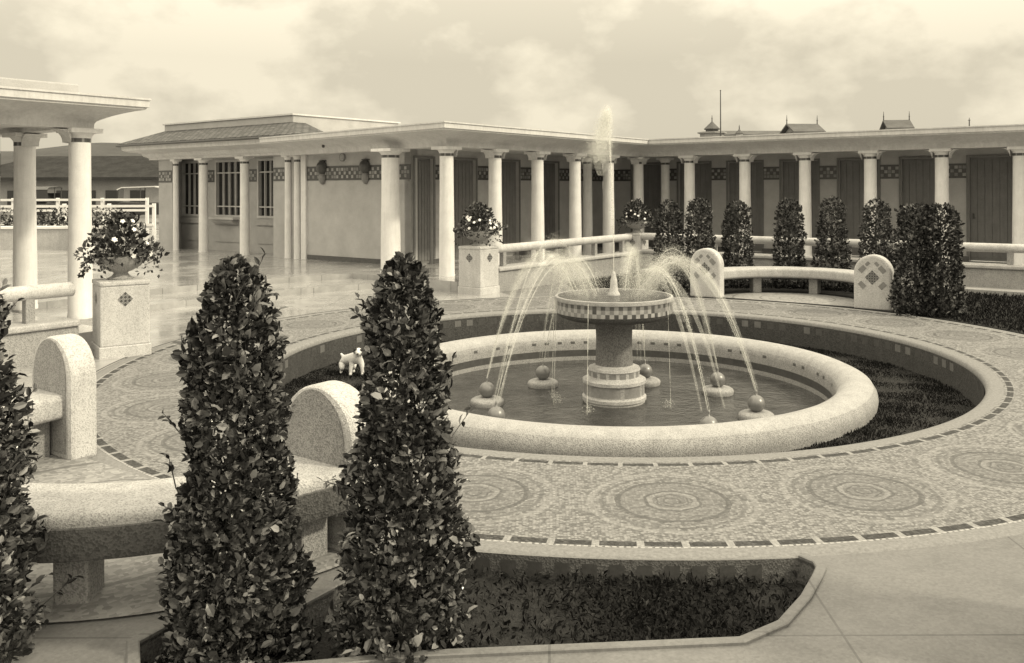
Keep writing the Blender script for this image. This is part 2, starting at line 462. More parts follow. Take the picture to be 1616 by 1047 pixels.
SHRUB = [(.0, .28), (.15, .295), (.42, .28), (.82, .245), (1.15, .21), (1.35, .18), (1.5, .14), (1.6, .09), (1.66, .03)]
def shrub(name, label, loc, group, n, seed, detailed, prof=SHRUB, ln=.075, wd=.034, mat='leaf', sx=1.0, sz=1.0, lump=.13):
    t = thing(name, label, 'shrub', loc, group)
    pr = [(z*sz, r*sx) for z, r in prof]
    vs, fs = foliage(n, pr, ln, wd, seed, detailed, lump)
    mb = MB(); mb.v = (vs+np.array(loc)).tolist(); mb.f = fs; mb.mi = [0]*len(fs)
    st = MB(); rg = random.Random(seed)
    if detailed:      # young shoots breaking the clipped outline
        gg = np.random.default_rng(seed+7); _, sp_, so_ = shell_points(46, pr, lump, seed+3, .93)
        for p_, o_ in zip(sp_, so_):
            if p_[2] < .5 and gg.random() < .6: continue
            d_ = o_*.8+np.array((0, 0, .7))+gg.normal(size=3)*.3; d_ /= np.linalg.norm(d_); L_ = gg.uniform(.05, .12)
            p_ = p_+np.array(loc)
            st.tube([p_-d_*.06, p_+d_*L_*.5, p_+d_*L_], [.003, .0022, .001], 4)
            k_ = gg.integers(5, 9); tt = np.linspace(.15, 1, k_)[:, None]
            lv, lf = leaf_mesh(p_+d_*L_*tt, d_*.6+gg.normal(size=(k_, 3))*.6, gg.normal(size=(k_, 3))*.5+(0, 0, .8), gg.uniform(.03, .055, k_), gg.uniform(.014, .024, k_), True)
            mb.add(lv.tolist(), lf)
    mb.build('foliage', mat, t)
    L = np.array(loc)
    ht = pr[-1][0]; k_ = min(1, ht/1.5)
    st.tube([L+(0, 0, -.02), L+(.01*k_, 0, .3*ht), L+(-.01*k_, .01*k_, .6*ht), L+(0, 0, .9*ht)], [.035*k_, .028*k_, .02*k_, .006*k_], 7)
    for i in range(26):
        z = rg.uniform(.07, .86)*ht; a = rg.uniform(0, TAU); rr = np.interp(z, [p[0] for p in pr], [p[1] for p in pr])*.85
        e = L+(rr*math.cos(a), rr*math.sin(a), z+.07*k_)
        st.tube([L+(0, 0, z-.06*k_), (L+(0, 0, z-.06*k_)+e)/2+(0, 0, -.01), e], [.009*k_, .006*k_, .003*k_], 5)
    st.build('stem', 'bark', t)
    return t

# ================================================================== SETTING
# ---- world
SUN_AZ = np.array((.92, -.3)); SUN_EL = R(40)
SUN_AZ = SUN_AZ/np.linalg.norm(SUN_AZ)
world = bpy.data.worlds.new('World'); sc.world = world; world.use_nodes = True
nt = world.node_tree; T = NT(nt); bg = nt.nodes['Background']
sky = T.n('ShaderNodeTexSky', sky_type='NISHITA'); sky.sun_disc = False
sky.sun_elevation = SUN_EL; sky.sun_rotation = math.atan2(SUN_AZ[0], SUN_AZ[1]); sky.air_density = 1.3; sky.dust_density = 4
bw = T.n('ShaderNodeRGBToBW'); T._in(bw.inputs[0], sky.outputs[0])
gen = T.n('ShaderNodeTexCoord').outputs['Generated']
sp = T.n('ShaderNodeSeparateXYZ'); T._in(sp.inputs[0], gen)
# cloud layer projected on a dome-high plane
el = T.m('MAXIMUM', sp.outputs[2], .02)
cv = T.n('ShaderNodeCombineXYZ')
az = T.m('ARCTAN2', sp.outputs[0], sp.outputs[1])
T._in(cv.inputs[0], T.m('MULTIPLY', az, 3.0)); T._in(cv.inputs[1], T.m('MULTIPLY', sp.outputs[2], 4.6)); cv.inputs[2].default_value = 3.7
n1 = T.noise(cv.outputs[0], 1.7, 9, .57)
n2 = T.noise(cv.outputs[0], 4.2, 6, .5)
cl = T.ramp(T.m('ADD', T.m('MULTIPLY', n1, .7), T.m('MULTIPLY', n2, .3)), .45, .57)
hz = T.m('POWER', T.m('SUBTRACT', 1.0, T.m('MINIMUM', T.m('MAXIMUM', sp.outputs[2], 0.0), 1.0)), 6)
lum = T.m('MULTIPLY', T.m('ADD', .755, T.m('MULTIPLY', cl, .26)), T.ramp(sp.outputs[2], .14, .75, 1.0, 3.0))
skyv = T.m('ADD', T.m('MULTIPLY', bw.outputs[0], .12), T.m('MULTIPLY', lum, 5.0))
tint = T.n('ShaderNodeMix', data_type='RGBA', blend_type='MULTIPLY'); tint.inputs[0].default_value = 1
T._in(tint.inputs[6], skyv); tint.inputs[7].default_value = (1, .907, .70, 1)
T._in(bg.inputs[0], tint.outputs[2]); bg.inputs[1].default_value = .125
# ---- sun
sl = bpy.data.lights.new('sun', 'SUN'); sl.energy = 1.9; sl.angle = R(4); sl.color = (1, .905, .68)
so = bpy.data.objects.new('sun', sl); COL.objects.link(so)
d = Vector((SUN_AZ[0]*math.cos(SUN_EL), SUN_AZ[1]*math.cos(SUN_EL), math.sin(SUN_EL)))
so.rotation_euler = d.to_track_quat('Z', 'Y').to_euler(); so.location = (20, -10, 30)
# ---- camera
cd = bpy.data.cameras.new('camera'); cam = bpy.data.objects.new('camera', cd); COL.objects.link(cam); sc.camera = cam
cd.sensor_width = 36; cd.lens = 1390.9/1616*36; cd.shift_x = -(864.65-808)/1616; cd.shift_y = -(523.5-298.4)/1616
cd.clip_start = .05; cd.clip_end = 3000
al = R(.19)
cam.matrix_world = Matrix(((math.cos(al), math.sin(al), 0, 0), (0, 0, -1, 0), (-math.sin(al), math.cos(al), 0, 1.9), (0, 0, 0, 1)))
sc.view_settings.view_transform = 'Standard'; sc.view_settings.look = 'None'; sc.view_settings.gamma = 1; sc.view_settings.exposure = .45

# ---- bed outline (front sunken bed)
BED_Z = -.13
bed = [polar(5.56, a)[:2] for a in np.linspace(-84.5, -107, 24)]
bed += [(-.98, 4.25), (-1.12, 4.02), (-1.6, 3.95), (-1.72, 3.7), (-1.6, 3.45), (-1.2, 3.5), (-.5, 3.62), (.8, 3.72), (1.0, 3.86), (1.17, 4.1), (1.28, 4.3), (1.33, 4.4), (1.335, 4.46)]
def inpoly(p, poly):
    c = False; n = len(poly)
    for i in range(n):
        x1, y1 = poly[i]; x2, y2 = poly[i-1]
        if (y1 > p[1]) != (y2 > p[1]) and p[0] < (x2-x1)*(p[1]-y1)/(y2-y1)+x1: c = not c
    return c
# ---- ground with two holes
NR = 180
circ = [polar(5.55, 360*i/NR)[:2] for i in range(NR)]
outer = [(-700, -60), (700, -60), (700, 900), (-700, 900)]
near = [(-40, -20), (40, -20), (40, 60), (-40, 60)]
pts = []; edges = []
for loop in (outer, near, circ, bed):
    o = len(pts); pts += [Vector(p) for p in loop]; n = len(loop)
    edges += [(o+i, o+(i+1) % n) for i in range(n)]
ov, oe, of, *_ = geometry.delaunay_2d_cdt(pts, edges, [], 0, 1e-5)
mb = MB(); ff = []
for f in of:
    c = sum((Vector(ov[i]) for i in f), Vector((0, 0)))/len(f)
    if math.hypot(c.x-CX, c.y-CY) < 5.545 or inpoly((c.x, c.y), bed): continue
    ff.append(f)
mb.add([(p[0], p[1], -.004) for p in ov], ff)
structure(mb.build('ground', 'paving'))
# bed walls and soil
mb = MB(); n = len(bed)
for i in range(n):
    p, q = bed[i], bed[(i+1) % n]
    mb.add([(*p, -.004), (*q, -.004), (*q, BED_Z-.1), (*p, BED_Z-.1)], [(0, 1, 2, 3)])
structure(mb.build('bed_wall', 'granite_dark'))
mb = MB(); mb.add([(*p, BED_Z) for p in bed], [tuple(range(n))]); structure(mb.build('bed_soil', 'soil'))
mb = MB(); mb.sweep([(-.0, -.02), (.05, -.02), (.05, .008), (.045, .012), (.006, .012), (0, .008)], bed[24:]+[bed[0]]); structure(mb.build('bed_kerb', 'paving'))
mb = MB()        # square dark tiles on the bed's ring side
for i in range(15):
    a = -86.5-i*1.45
    for row in range(1):
        p = [polar(5.567, a, -.03), polar(5.567, a-.8, -.03), polar(5.567, a-.8, -.115), polar(5.567, a, -.115)]
        mb.add(p, [(0, 1, 2, 3)])
structure(mb.build('bed_tile', 'tile_dark'))


# ---- mosaic ring with rounded inner lip
mb = MB()
prof = [(3.80, -.40), (3.80, -.05), (3.805, -.02), (3.825, -.005), (3.86, 0)] + [(r, 0) for r in np.linspace(3.95, 5.5, 10)] + [(5.54, -.006), (5.552, -.02), (5.552, -.2)]
mb.lathe(prof, (CX, CY, 0), 240, cap=False)
structure(mb.build('mosaic_path', 'mosaic', loc=(CX, CY, 0), smooth=False, angle=50))
mb = MB()        # chequered facing of the sunken lawn
rgf = random.Random(12); fpat = [rgf.random() for _ in range(400)]
def chk(i, j): return 2 if i != 1 or j % 2 else (0 if fpat[j] < .45 else (1 if fpat[j] < .75 else 2))
mb.lathe([(3.79, -.05), (3.79, -.075), (3.79, -.165), (3.79, -.40)], (CX, CY, 0), 240, chk, cap=False)
structure(mb.build('lawn_wall', ['tile_dark', 'tile_pale', 'facing_dark'], loc=(CX, CY, 0)))
# ---- sunken lawn
LZ = -.36
mb = MB(); mb.lathe([(2.6, LZ), (3.2, LZ+.005), (3.82, LZ)], (CX, CY, 0), 120, cap=False)
structure(mb.build('lawn_soil', 'soil', loc=(CX, CY, 0)))
N = 56000
r_ = np.sqrt(RNG.uniform(2.72**2, 3.785**2, N)); t_ = RNG.uniform(0, TAU, N)
pos = np.stack([r_*np.cos(t_), r_*np.sin(t_), np.full(N, LZ-.005)], 1)
dd = np.stack([RNG.normal(size=N)*.5, RNG.normal(size=N)*.5, np.ones(N)], 1)
vs, fs = leaf_mesh(pos, dd, RNG.normal(size=(N, 3)), RNG.uniform(.018, .04, N)*(1+.6*np.sin(pos[:, 0]*5+pos[:, 1]*3)*np.sin(pos[:, 1]*7)), RNG.uniform(.006, .013, N), False)
mb = MB(); mb.v = vs.tolist(); mb.f = fs; mb.mi = [0]*len(fs)
o = mb.build('lawn', 'grass'); o.location = (CX, CY, 0); tag(o, 'short dark grass in the sunken ring around the fountain basin', 'grass', kind='stuff')

# ---- terrace, steps
def cpt(r, deg): return polar(r, deg)[:2]
def ab2(a, b): return W(a, b)[:2]
def ang_at(r, a_fixed, lo, hi):     # angle where circle r crosses court line a = a_fixed
    best = min(np.linspace(lo, hi, 2000), key=lambda q: abs((np.array(cpt(r, q))-P0) @ U - a_fixed)); return best
A0, A1 = -7.2, -.65
WALLF = 1.0
q1, q0 = ang_at(9.1, A1, 90, 145), ang_at(9.1, A0, 145, 200)
poly = [ab2(A1, WALLF), ab2(5.3, WALLF), ab2(5.3, 14), ab2(16, 14), ab2(16, -26), ab2(-22, -26), ab2(-22, WALLF), ab2(A0, WALLF)]
poly += [cpt(9.1, q) for q in np.linspace(q0, q1, 40)]
mb = MB(); mb.prism(poly, -.2, TZ); structure(mb.build('terrace', 'terrace'))
s1, s0 = ang_at(7.95, A1, 90, 145), ang_at(7.95, A0, 145, 200)
poly = [cpt(9.3, q) for q in np.linspace(q1, q0, 40)] + [cpt(7.95, q) for q in np.linspace(s0, s1, 40)]
mb = MB(); mb.prism(poly, -.2, TZ/2); structure(mb.build('step', 'terrace'))

wet = [cpt(5.56, q) for q in np.linspace(104, 196, 50)] + [cpt(8.1, q) for q in np.linspace(192, 106, 50)]
mb = MB(); mb.add([(*p, .002) for p in wet], [tuple(range(100))]); structure(mb.build('wet_floor', 'terrace'))
# ---- right-hand planting bed and exedra floors
E_R = np.array(polar(5.6, 55.1)[:2]); E_L = np.array((-2.36, 5.60))
bedR = [cpt(5.56, q) for q in np.linspace(-2, 92, 60)] + [ab2(1.6, 1.75), ab2(4.35, 1.75), ab2(4.35, 14), ab2(-4, 14)]
mb = MB(); n = len(bedR); mb.add([(*p, .004) for p in bedR], [tuple(range(n))]); structure(mb.build('planting_bed', 'soil'))
vegN = 26000
pp = []
lo = np.min(bedR, 0); hi = np.max(bedR, 0)
while len(pp) < vegN:
    p = RNG.uniform(lo, hi)
    if inpoly(p, bedR) and np.hypot(*(p-E_R)) > 1.95 and p[0] < 12: pp.append(p)
pp = np.array(pp)
pos = np.concatenate([pp, np.full((vegN, 1), 0.0)], 1)
dd = np.stack([RNG.normal(size=vegN)*.6, RNG.normal(size=vegN)*.6, np.ones(vegN)], 1)
vs, fs = leaf_mesh(pos, dd, RNG.normal(size=(vegN, 3)), RNG.uniform(.03, .09, vegN), RNG.uniform(.012, .022, vegN), False)
mb = MB(); mb.v = vs.tolist(); mb.f = fs; mb.mi = [0]*len(fs)
tag(mb.build('ground_cover', 'grass'), 'low dark ground cover between the far bench and the terrace wall', 'ground cover', kind='stuff')
for E in (E_R, E_L):
    ax = (E-np.array((CX, CY))); ax /= np.linalg.norm(ax); a_ = math.degrees(math.atan2(ax[1], ax[0]))
    rb_ = 1.3 if E is E_R else 1.75
    pl = [(E[0]+rb_*math.cos(R(a_+q)), E[1]+rb_*math.sin(R(a_+q))) for q in np.linspace(-90, 90, 40)]
    cen = E+ax*.55
    mb = MB(); mb.add([(*p, .008) for p in pl], [tuple(range(40))])
    structure(mb.build('bay_floor', 'bay', loc=(cen[0], cen[1], 0)))

# ================================================================== FOUNTAIN
F = thing('fountain', 'round mosaic fountain with a bowl on a thick stem inside a low white basin', 'fountain', (CX, CY, -.5))
mb = MB()
pr = [(2.80, -.5), (2.83, -.3), (2.82, -.24), (2.78, -.175), (2.70, -.138), (2.61, -.125), (2.52, -.138), (2.45, -.175), (2.42, -.22), (2.405, -.255), (2.40, -.29), (2.40, -.375), (2.40, -.465), (2.40, -.9)]
rgw = random.Random(4); wp = [rgw.random() for _ in range(400)]
def wallm(i, j): return 2 if i < 3 else 0 if i < 8 else (2 if i == 8 else (1 if j % 3 == 0 and wp[j] < .7 else 2) if i == 9 else 1 if i == 11 else 2)
mb.lathe(pr, (CX, CY, 0), 240, wallm, cap=False)
mb.build('basin_wall', ['granite_rim', 'tile_dark', 'granite_grey'], F, angle=60)
mb = MB(); mb.lathe([(2.41, -.52), (1.2, -.52), (0, -.52)], (CX, CY, 0), 96, cap=False); mb.build('basin_water', 'water', F)
# stem
mb = MB()
def bandm(i, j): return 0
pr = [(.35, -.75), (.35, -.50), (.365, -.49), (.365, -.455), (.35, -.445), (.345, -.43), (.345, -.31), (.36, -.30), (.36, -.265), (.335, -.25), (.30, -.235), (.29, -.225), (.29, -.165), (.30, -.155), (.29, -.13), (.23, -.115), (.215, -.10), (.207, .05), (.205, .2), (.21, .32), (.225, .36), (.25, .385), (.28, .41)]
rg_s = [random.Random(9+q).random() for q in range(64)]
def stemm(i, j):
    if 5 <= i < 6: return 1 if rg_s[j] < .65 else 2
    if i == 11: return 1 if j % 3 else 3
    return 0 if i < 16 else 4
mb.lathe(pr, (CX, CY, 0), 48, stemm)
mb.build('stem', ['granite', 'tile_mid', 'granite_grey', 'granite', 'granite_stem'], F, angle=40)
# bowl with chequered band
mb = MB()
pr = [(.26, .385), (.40, .40), (.54, .425), (.62, .455), (.65, .48), (.655, .50), (.668, .505), (.668, .55), (.668, .595), (.668, .635), (.674, .64), (.675, .66), (.672, .68), (.66, .686), (.645, .684), (.635, .66), (.45, .64), (.2, .63), (.0, .63)]
rg = random.Random(3); pat = [[rg.random() for j in range(88)] for i in range(20)]
def bowlm(i, j):
    if i in (6, 7): return (1 if pat[i][j] < .35 else 2) if (i+j) % 2 else (3 if pat[i][j] < .8 else 2)
    if i in (5, 8): return 2 if j % 2 else 1
    return 0 if i > 8 else 4
mb.lathe(pr, (CX, CY, 0), 88, bowlm)
mb.build('bowl', ['granite_rim', 'tile_dark', 'tile_mid', 'tile_frieze', 'granite_dark'], F, angle=40)
mb = MB(); mb.lathe([(.646, .681), (.3, .683), (0, .683)], (CX, CY, 0), 48, cap=False); mb.build('bowl_water', 'water', F)
mb = MB(); mb.lathe([(.075, .66), (.07, .70), (.05, .73), (.042, .80), (.038, .86), (.026, .90), (.022, .92), (.014, .95), (0, .955)], (CX, CY, 0), 20)
mb.build('spout', 'granite_white', F, smooth=True)
# droplets
def droplets(mb, pts, rad):
    P = np.asarray(pts, float); r = np.asarray(rad)[:, None, None]; N = len(P)
    o = np.array(((1, 0, 0), (-1, 0, 0), (0, 1, 0), (0, -1, 0), (0, 0, 1), (0, 0, -1)), float)[None]
    v = (P[:, None, :]+o*r).reshape(-1, 3); b0 = len(mb.v); mb.v += v.tolist()
    f = np.array([(0, 2, 4), (2, 1, 4), (1, 3, 4), (3, 0, 4), (2, 0, 5), (1, 2, 5), (3, 1, 5), (0, 3, 5)])
    F_ = (f[None]+(np.arange(N)*6)[:, None, None]+b0).reshape(-1, 3); mb.f += [tuple(q) for q in F_.tolist()]; mb.mi += [0]*(N*8)
rg = np.random.default_rng(11)
# central jet: a thin column leaning with the wind and a falling plume
mb = MB(); mp = MB()
zs = np.linspace(.94, 2.72, 24)
cen = [np.array((CX-.06*((z-.94)/1.78)**2.0, CY, z)) for z in zs]
mb.tube(cen, [.005+.006*((z-.94)/1.78)**1.5 for z in zs], 7)
droplets(mb, [cen[rg.integers(6, 24)]+rg.normal(size=3)*(.012, .012, .04) for _ in range(260)], rg.uniform(.002, .006, 260))
n = 14000
h = rg.random(n)**.7
px = CX-.07-(1-h)*.13+rg.normal(size=n)*(.03+.07*(1-h)); py = CY+rg.normal(size=n)*(.03+.06*(1-h)); pz = 2.78-(1-h)*.6+rg.normal(size=n)*.04
for cxm, cym, czm, sx_, nn_ in ((-.62, .15, 1.0, .2, 5000), (.42, .3, 1.0, .2, 5000), (-.1, .1, .85, .35, 3000)):
    P_ = np.stack([CX+cxm+rg.normal(size=nn_)*sx_, CY+cym+rg.normal(size=nn_)*sx_, czm-np.abs(rg.normal(size=nn_))*.22+.12], 1)
    droplets(mp, P_, rg.uniform(.0009, .0028, nn_))
mv = MB(); zv = np.linspace(2.05, 2.86, 16)
mv.tube([np.array((CX-.07-.1*(2.86-z), CY, z)) for z in zv], [.012+.10*math.sin(PI*min(1, (2.87-z)/1.1))**.8*(1-.55*max(0, (2.3-z)/.25)) if z > 2.05 else .03 for z in zv], 12, cap=False)
mv.build('plume_veil', 'veil', F, smooth=True)
droplets(mp, np.stack([px, py, pz], 1), rg.uniform(.001, .0034, n))
w = mb.build('central_jet', 'jet', F, smooth=True); w['kind'] = 'part'; del w['kind']
mp.build('plume', 'mist', F)
# eight nozzles
for k, (a_, nr) in enumerate(((15, 1.29), (62, .95), (137, 1.12), (186, 1.45), (225, 1.8), (295, 1.84), (330, 1.65))):
    a = R(a_); nx, ny = CX+nr*math.cos(a), CY+nr*math.sin(a)
    mb = MB(); mb.lathe([(.18, -.7), (.185, -.51), (.19, -.485), (.18, -.465), (.155, -.45), (.10, -.44), (.06, -.44)], (nx, ny, 0), 28)
    nz = mb.build('nozzle', 'granite_grey', F, angle=40)
    mb = MB(); mb.lathe([(.04, -.445)]+[(.09*math.cos(q), -.36+.09*math.sin(q)) for q in np.linspace(-1.1, 1.45, 12)]+[(.012, -.24), (.009, -.215), (0, -.215)], (nx, ny, 0), 22)
    mb.build('ball', 'ball', nz, smooth=True)
    # parabola toward the bowl
    mb = MB()
    rs, re = nr, min(.38, nr*.35); zt = 1.12+.12*math.sin(k*2.1); z0, z1 = -.22, .70
    for st in range(3):
        oa = a+rg.normal()*.012; ree = re+rg.normal()*.08; ztt = zt+rg.normal()*.06
        # heights through start, apex, end
        A = math.sqrt(ztt-z0); B = math.sqrt(ztt-z1); tq = np.linspace(0, 1, 34)
        s = tq*(A+B)-A; rr = rs+(ree-rs)*tq; zz = ztt-s*s
        pl = [np.array((CX+r*math.cos(oa), CY+r*math.sin(oa), z)) for r, z in zip(rr, zz)]
        mb.tube(pl, [.002+.002*t for t in tq], 5)
        nd = 3000
        ii = rg.random(nd)**.6; idx = np.clip((ii*33).astype(int), 0, 32)
        fr = (ii*33-idx)[:, None]; P = np.array(pl); c = P[idx]*(1-fr)+P[idx+1]*fr
        c = c+rg.normal(size=(nd, 3))*(.006+.06*ii**1.3)[:, None]
        droplets(mb, c, rg.uniform(.0009, .003, nd))
    mb.build('water_jet', 'jet', nz, smooth=True)
    mb = MB()
    for st in range(2):
        oa = a+rg.normal()*.05; ree = re+.1*st; ztt = zt-.05*st
        A = math.sqrt(ztt-z0); B = math.sqrt(max(.02, ztt-z1)); tq = np.linspace(0, 1, 30); s = tq*(A+B)-A
        mb.tube([np.array((CX+(rs+(ree-rs)*t)*math.cos(oa), CY+(rs+(ree-rs)*t)*math.sin(oa), ztt-q*q)) for t, q in zip(tq, s)], [.008+.05*t for t in tq], 10, cap=False)
    mb.build('water_veil', 'veil', nz, smooth=True)
# threads falling from the bowl rim
for a, sw in ((-118, .009), (-164, .006), (172, .008), (-35, .005)):
    p = (CX+.685*math.cos(R(a)), CY+.685*math.sin(R(a)))
    mb = MB(); zz = np.linspace(.66, -.52, 14)
    mb.tube([(p[0]+.03*math.cos(R(a))*(.66-z), p[1]+.03*math.sin(R(a))*(.66-z), z) for z in zz], [sw*(.5+.25*math.sin(i*1.7)) for i in range(14)], 6)
    droplets(mb, np.stack([p[0]+rg.normal(size=60)*.03, p[1]+rg.normal(size=60)*.03, -.5+rg.random(60)*.08], 1), rg.uniform(.002, .006, 60))
    mb.build('water_thread', 'jet', F, smooth=True)

# ================================================================== PEDESTALS, URNS, BALUSTRADES
def diamond(mb, c, ex, ez, nrm, s, n=4, mi=(0, 1)):
    """chequered lozenge of n x n tiles, centre c, half diagonal s"""
    c, ex, ez, nrm = (np.array(q, float) for q in (c, ex, ez, nrm))
    d1 = (ex+ez)*s/n; d2 = (-ex+ez)*s/n
    o = c - ez*s + nrm*.004
    k = .92
    for i in range(n):
        for j in range(n):
            q = o+d1*i+d2*j
            mb.add([q, q+d1*k, q+d1*k+d2*k, q+d2*k], [(0, 1, 2, 3)], mi[(i+j) % 2])
def pedestal(label, x, y, ang, s=.52):
    t = thing('pedestal', label, 'pedestal', (x, y, 0), 'terrazzo pedestals carrying flower urns')
    ex = np.array((math.cos(ang), math.sin(ang), 0)); ey = np.array((-math.sin(ang), math.cos(ang), 0)); o = np.array((x, y, 0))
    mb = MB(); mb.box(o+(0, 0, .13), ex*s, ey*s, (0, 0, .68)); mb.build('shaft', 'granite_white', t, bevel=.012)
    mb = MB(); mb.box(o+(0, 0, -.02), ex*(s+.03), ey*(s+.03), (0, 0, .15)); mb.build('plinth', 'granite_white', t, bevel=.012)
    mb = MB(); mb.box(o+(0, 0, .81), ex*(s+.012), ey*(s+.012), (0, 0, .055)); mb.build('cap', 'granite_white', t, bevel=.015)
    for e, nn in ((ex, -ey), (ey, ex), (-ex, ey), (-ey, -ex)):
        mb = MB(); diamond(mb, o+(0, 0, .66)+nn*(s/2), e, (0, 0, 1), nn, .085, 4)
        mb.build('mosaic_diamond', ['tile_dark', 'tile_mid'], t)
    return t
def urn(label, x, y, z, seed, flower=70, scale=1.0):
    t = thing('flower_urn', label, 'flower urn', (x, y, z), 'flower urns on the pedestals')
    o = (x, y, z)
    mb = MB(); mb.lathe([(.13, 0), (.135, .02), (.10, .04), (.075, .07), (.08, .085), (.13, .105), (.21, .15), (.25, .20), (.265, .245), (.275, .265), (.26, .27), (.24, .25), (.1, .235), (0, .235)], o, 36)
    mb.build('bowl', 'granite_grey', t, angle=40)
    prof = [(.20, .25), (.25, .36), (.33, .38), (.42, .30), (.52, .24), (.62, .2), (.72, .13), (.78, .04)]
    vs, fs = foliage(900, prof, .075, .045, seed, False, .3, .2)
    mb = MB(); mb.v = (vs+np.array(o)).tolist(); mb.f = fs; mb.mi = [0]*len(fs); 
    # trailing sprays over the rim
    rg = np.random.default_rng(seed+50); n = 160
    a = rg.choice(rg.random(7)*TAU, n)+rg.normal(size=n)*.18; dz = rg.random(n); rr = .3+.12*np.sqrt(dz)
    pos = np.stack([rr*np.cos(a), rr*np.sin(a), .26-.22*dz*dz], 1)+np.array(o)
    v2, f2 = leaf_mesh(pos, rg.normal(size=(n, 3))+(0, 0, -.4), rg.normal(size=(n, 3))+(0, 0, .6), np.full(n, .055), np.full(n, .035), False)
    mb.add(v2.tolist(), f2); mb.build('foliage', 'leaf_far', t)
    rg2, fp, fo = shell_points(flower, prof, .3, seed+9, .92)
    mb = MB()
    for i in range(flower):
        c = np.array(o)+fp[i]+fo[i]*.025
        ax = fo[i]; s1 = np.cross(ax, (.3, .2, 1.)); s1 /= np.linalg.norm(s1); s2 = np.cross(ax, s1)
        for q in range(5):
            w = TAU*q/5+i; dr = s1*math.cos(w)+s2*math.sin(w); sd = -s1*math.sin(w)+s2*math.cos(w); L = .028
            mb.add([c, c+dr*L*.6+sd*L*.45+ax*.006, c+dr*L*1.1, c+dr*L*.6-sd*L*.45+ax*.006], [(0, 1, 2, 3)])
    mb.build('blossoms', 'petal', t)
    return t
p1 = (-4.98, 10.27); p2 = W(-.48, 1.22); p3 = W(5.05, 1.35); p4 = (2.46, 3.55)
pedestal('terrazzo pedestal left of the steps with a flower urn on top', *p1, R(36))
pedestal('terrazzo pedestal behind the fountain spray at the right end of the steps', p2[0], p2[1], math.atan2(U[1], U[0]))
pedestal('terrazzo pedestal at the far inner corner where two balustrades meet', p3[0], p3[1], math.atan2(U[1], U[0]), .4)
pedestal('terrazzo pedestal at the near right edge under white blossoms', p4[0], p4[1], 0)
urn('shallow urn of white flowers and dark leaves on the left pedestal', *p1, .865, 21, 46)
urn('shallow urn of white flowers on the pedestal beside the front corner column', p2[0], p2[1], .865, 22, 56)
urn('small leafy urn with few blossoms on the far corner pedestal', p3[0], p3[1], .865, 23, 30)
urn('urn of white blossoms leaning in at the right edge', p4[0], p4[1], .865, 24, 190)

def balustrade(label, pts, posts, zr=.78, wall_h=.45, wt=.34, flip=1):
    """pts: two xy ends; low wall, short posts and a round rail"""
    a, b = (np.array(p[:2]) for p in pts); dv = (b-a); L = np.linalg.norm(dv); dv /= L; nv = np.array((-dv[1], dv[0]))
    t = thing('balustrade', label, 'balustrade', (*((a+b)/2), 0), 'low balustrades round the terrace')
    c = (a+b)/2
    mb = MB(); mb.box((*c, -.02), (*(dv*L), 0), (*(nv*wt), 0), (0, 0, wall_h-.05))
    mb.build('wall', 'granite_grey', t, bevel=.02)
    mb = MB(); mb.box((*c, wall_h-.07), (*(dv*(L-.004)), 0), (*(nv*(wt+.08)), 0), (0, 0, .07)); mb.build('coping', 'granite', t, bevel=.02)
    mb = MB(); n = 18
    mb.tube([(*(a+dv*L*i/n), zr) for i in range(n+1)], .082, 16); mb.build('rail', 'granite_white', t, angle=50)
    for q in posts:
        mb = MB(); p = a+dv*L*q
        mb.box((*p, wall_h-.01), (*(dv*.1), 0), (*(nv*.1), 0), (0, 0, zr-wall_h-.04)); mb.build('post', 'granite_grey', t, bevel=.01)
    return t
balustrade('low balustrade with round rail left of the urn pedestal', [W(-14.5, 1.42), W(-7.85, 1.42)], (.1, .3, .5, .7, .93))
balustrade('low balustrade with round rail behind the fountain spray', [W(-.2, 1.28), W(4.84, 1.28)], (.07, .3, .5, .7, .93))
balustrade('long low balustrade with round rail along the right terrace', [W(4.95, 1.56), W(4.95, 13.6)], [.03+.12*i for i in range(9)], .8, .5)
mb = MB(); mb.abox(4.36, 4.78, 1.8, 13.8, -.02, .09); structure(mb.build('kerb', 'kerb', bevel=.015))

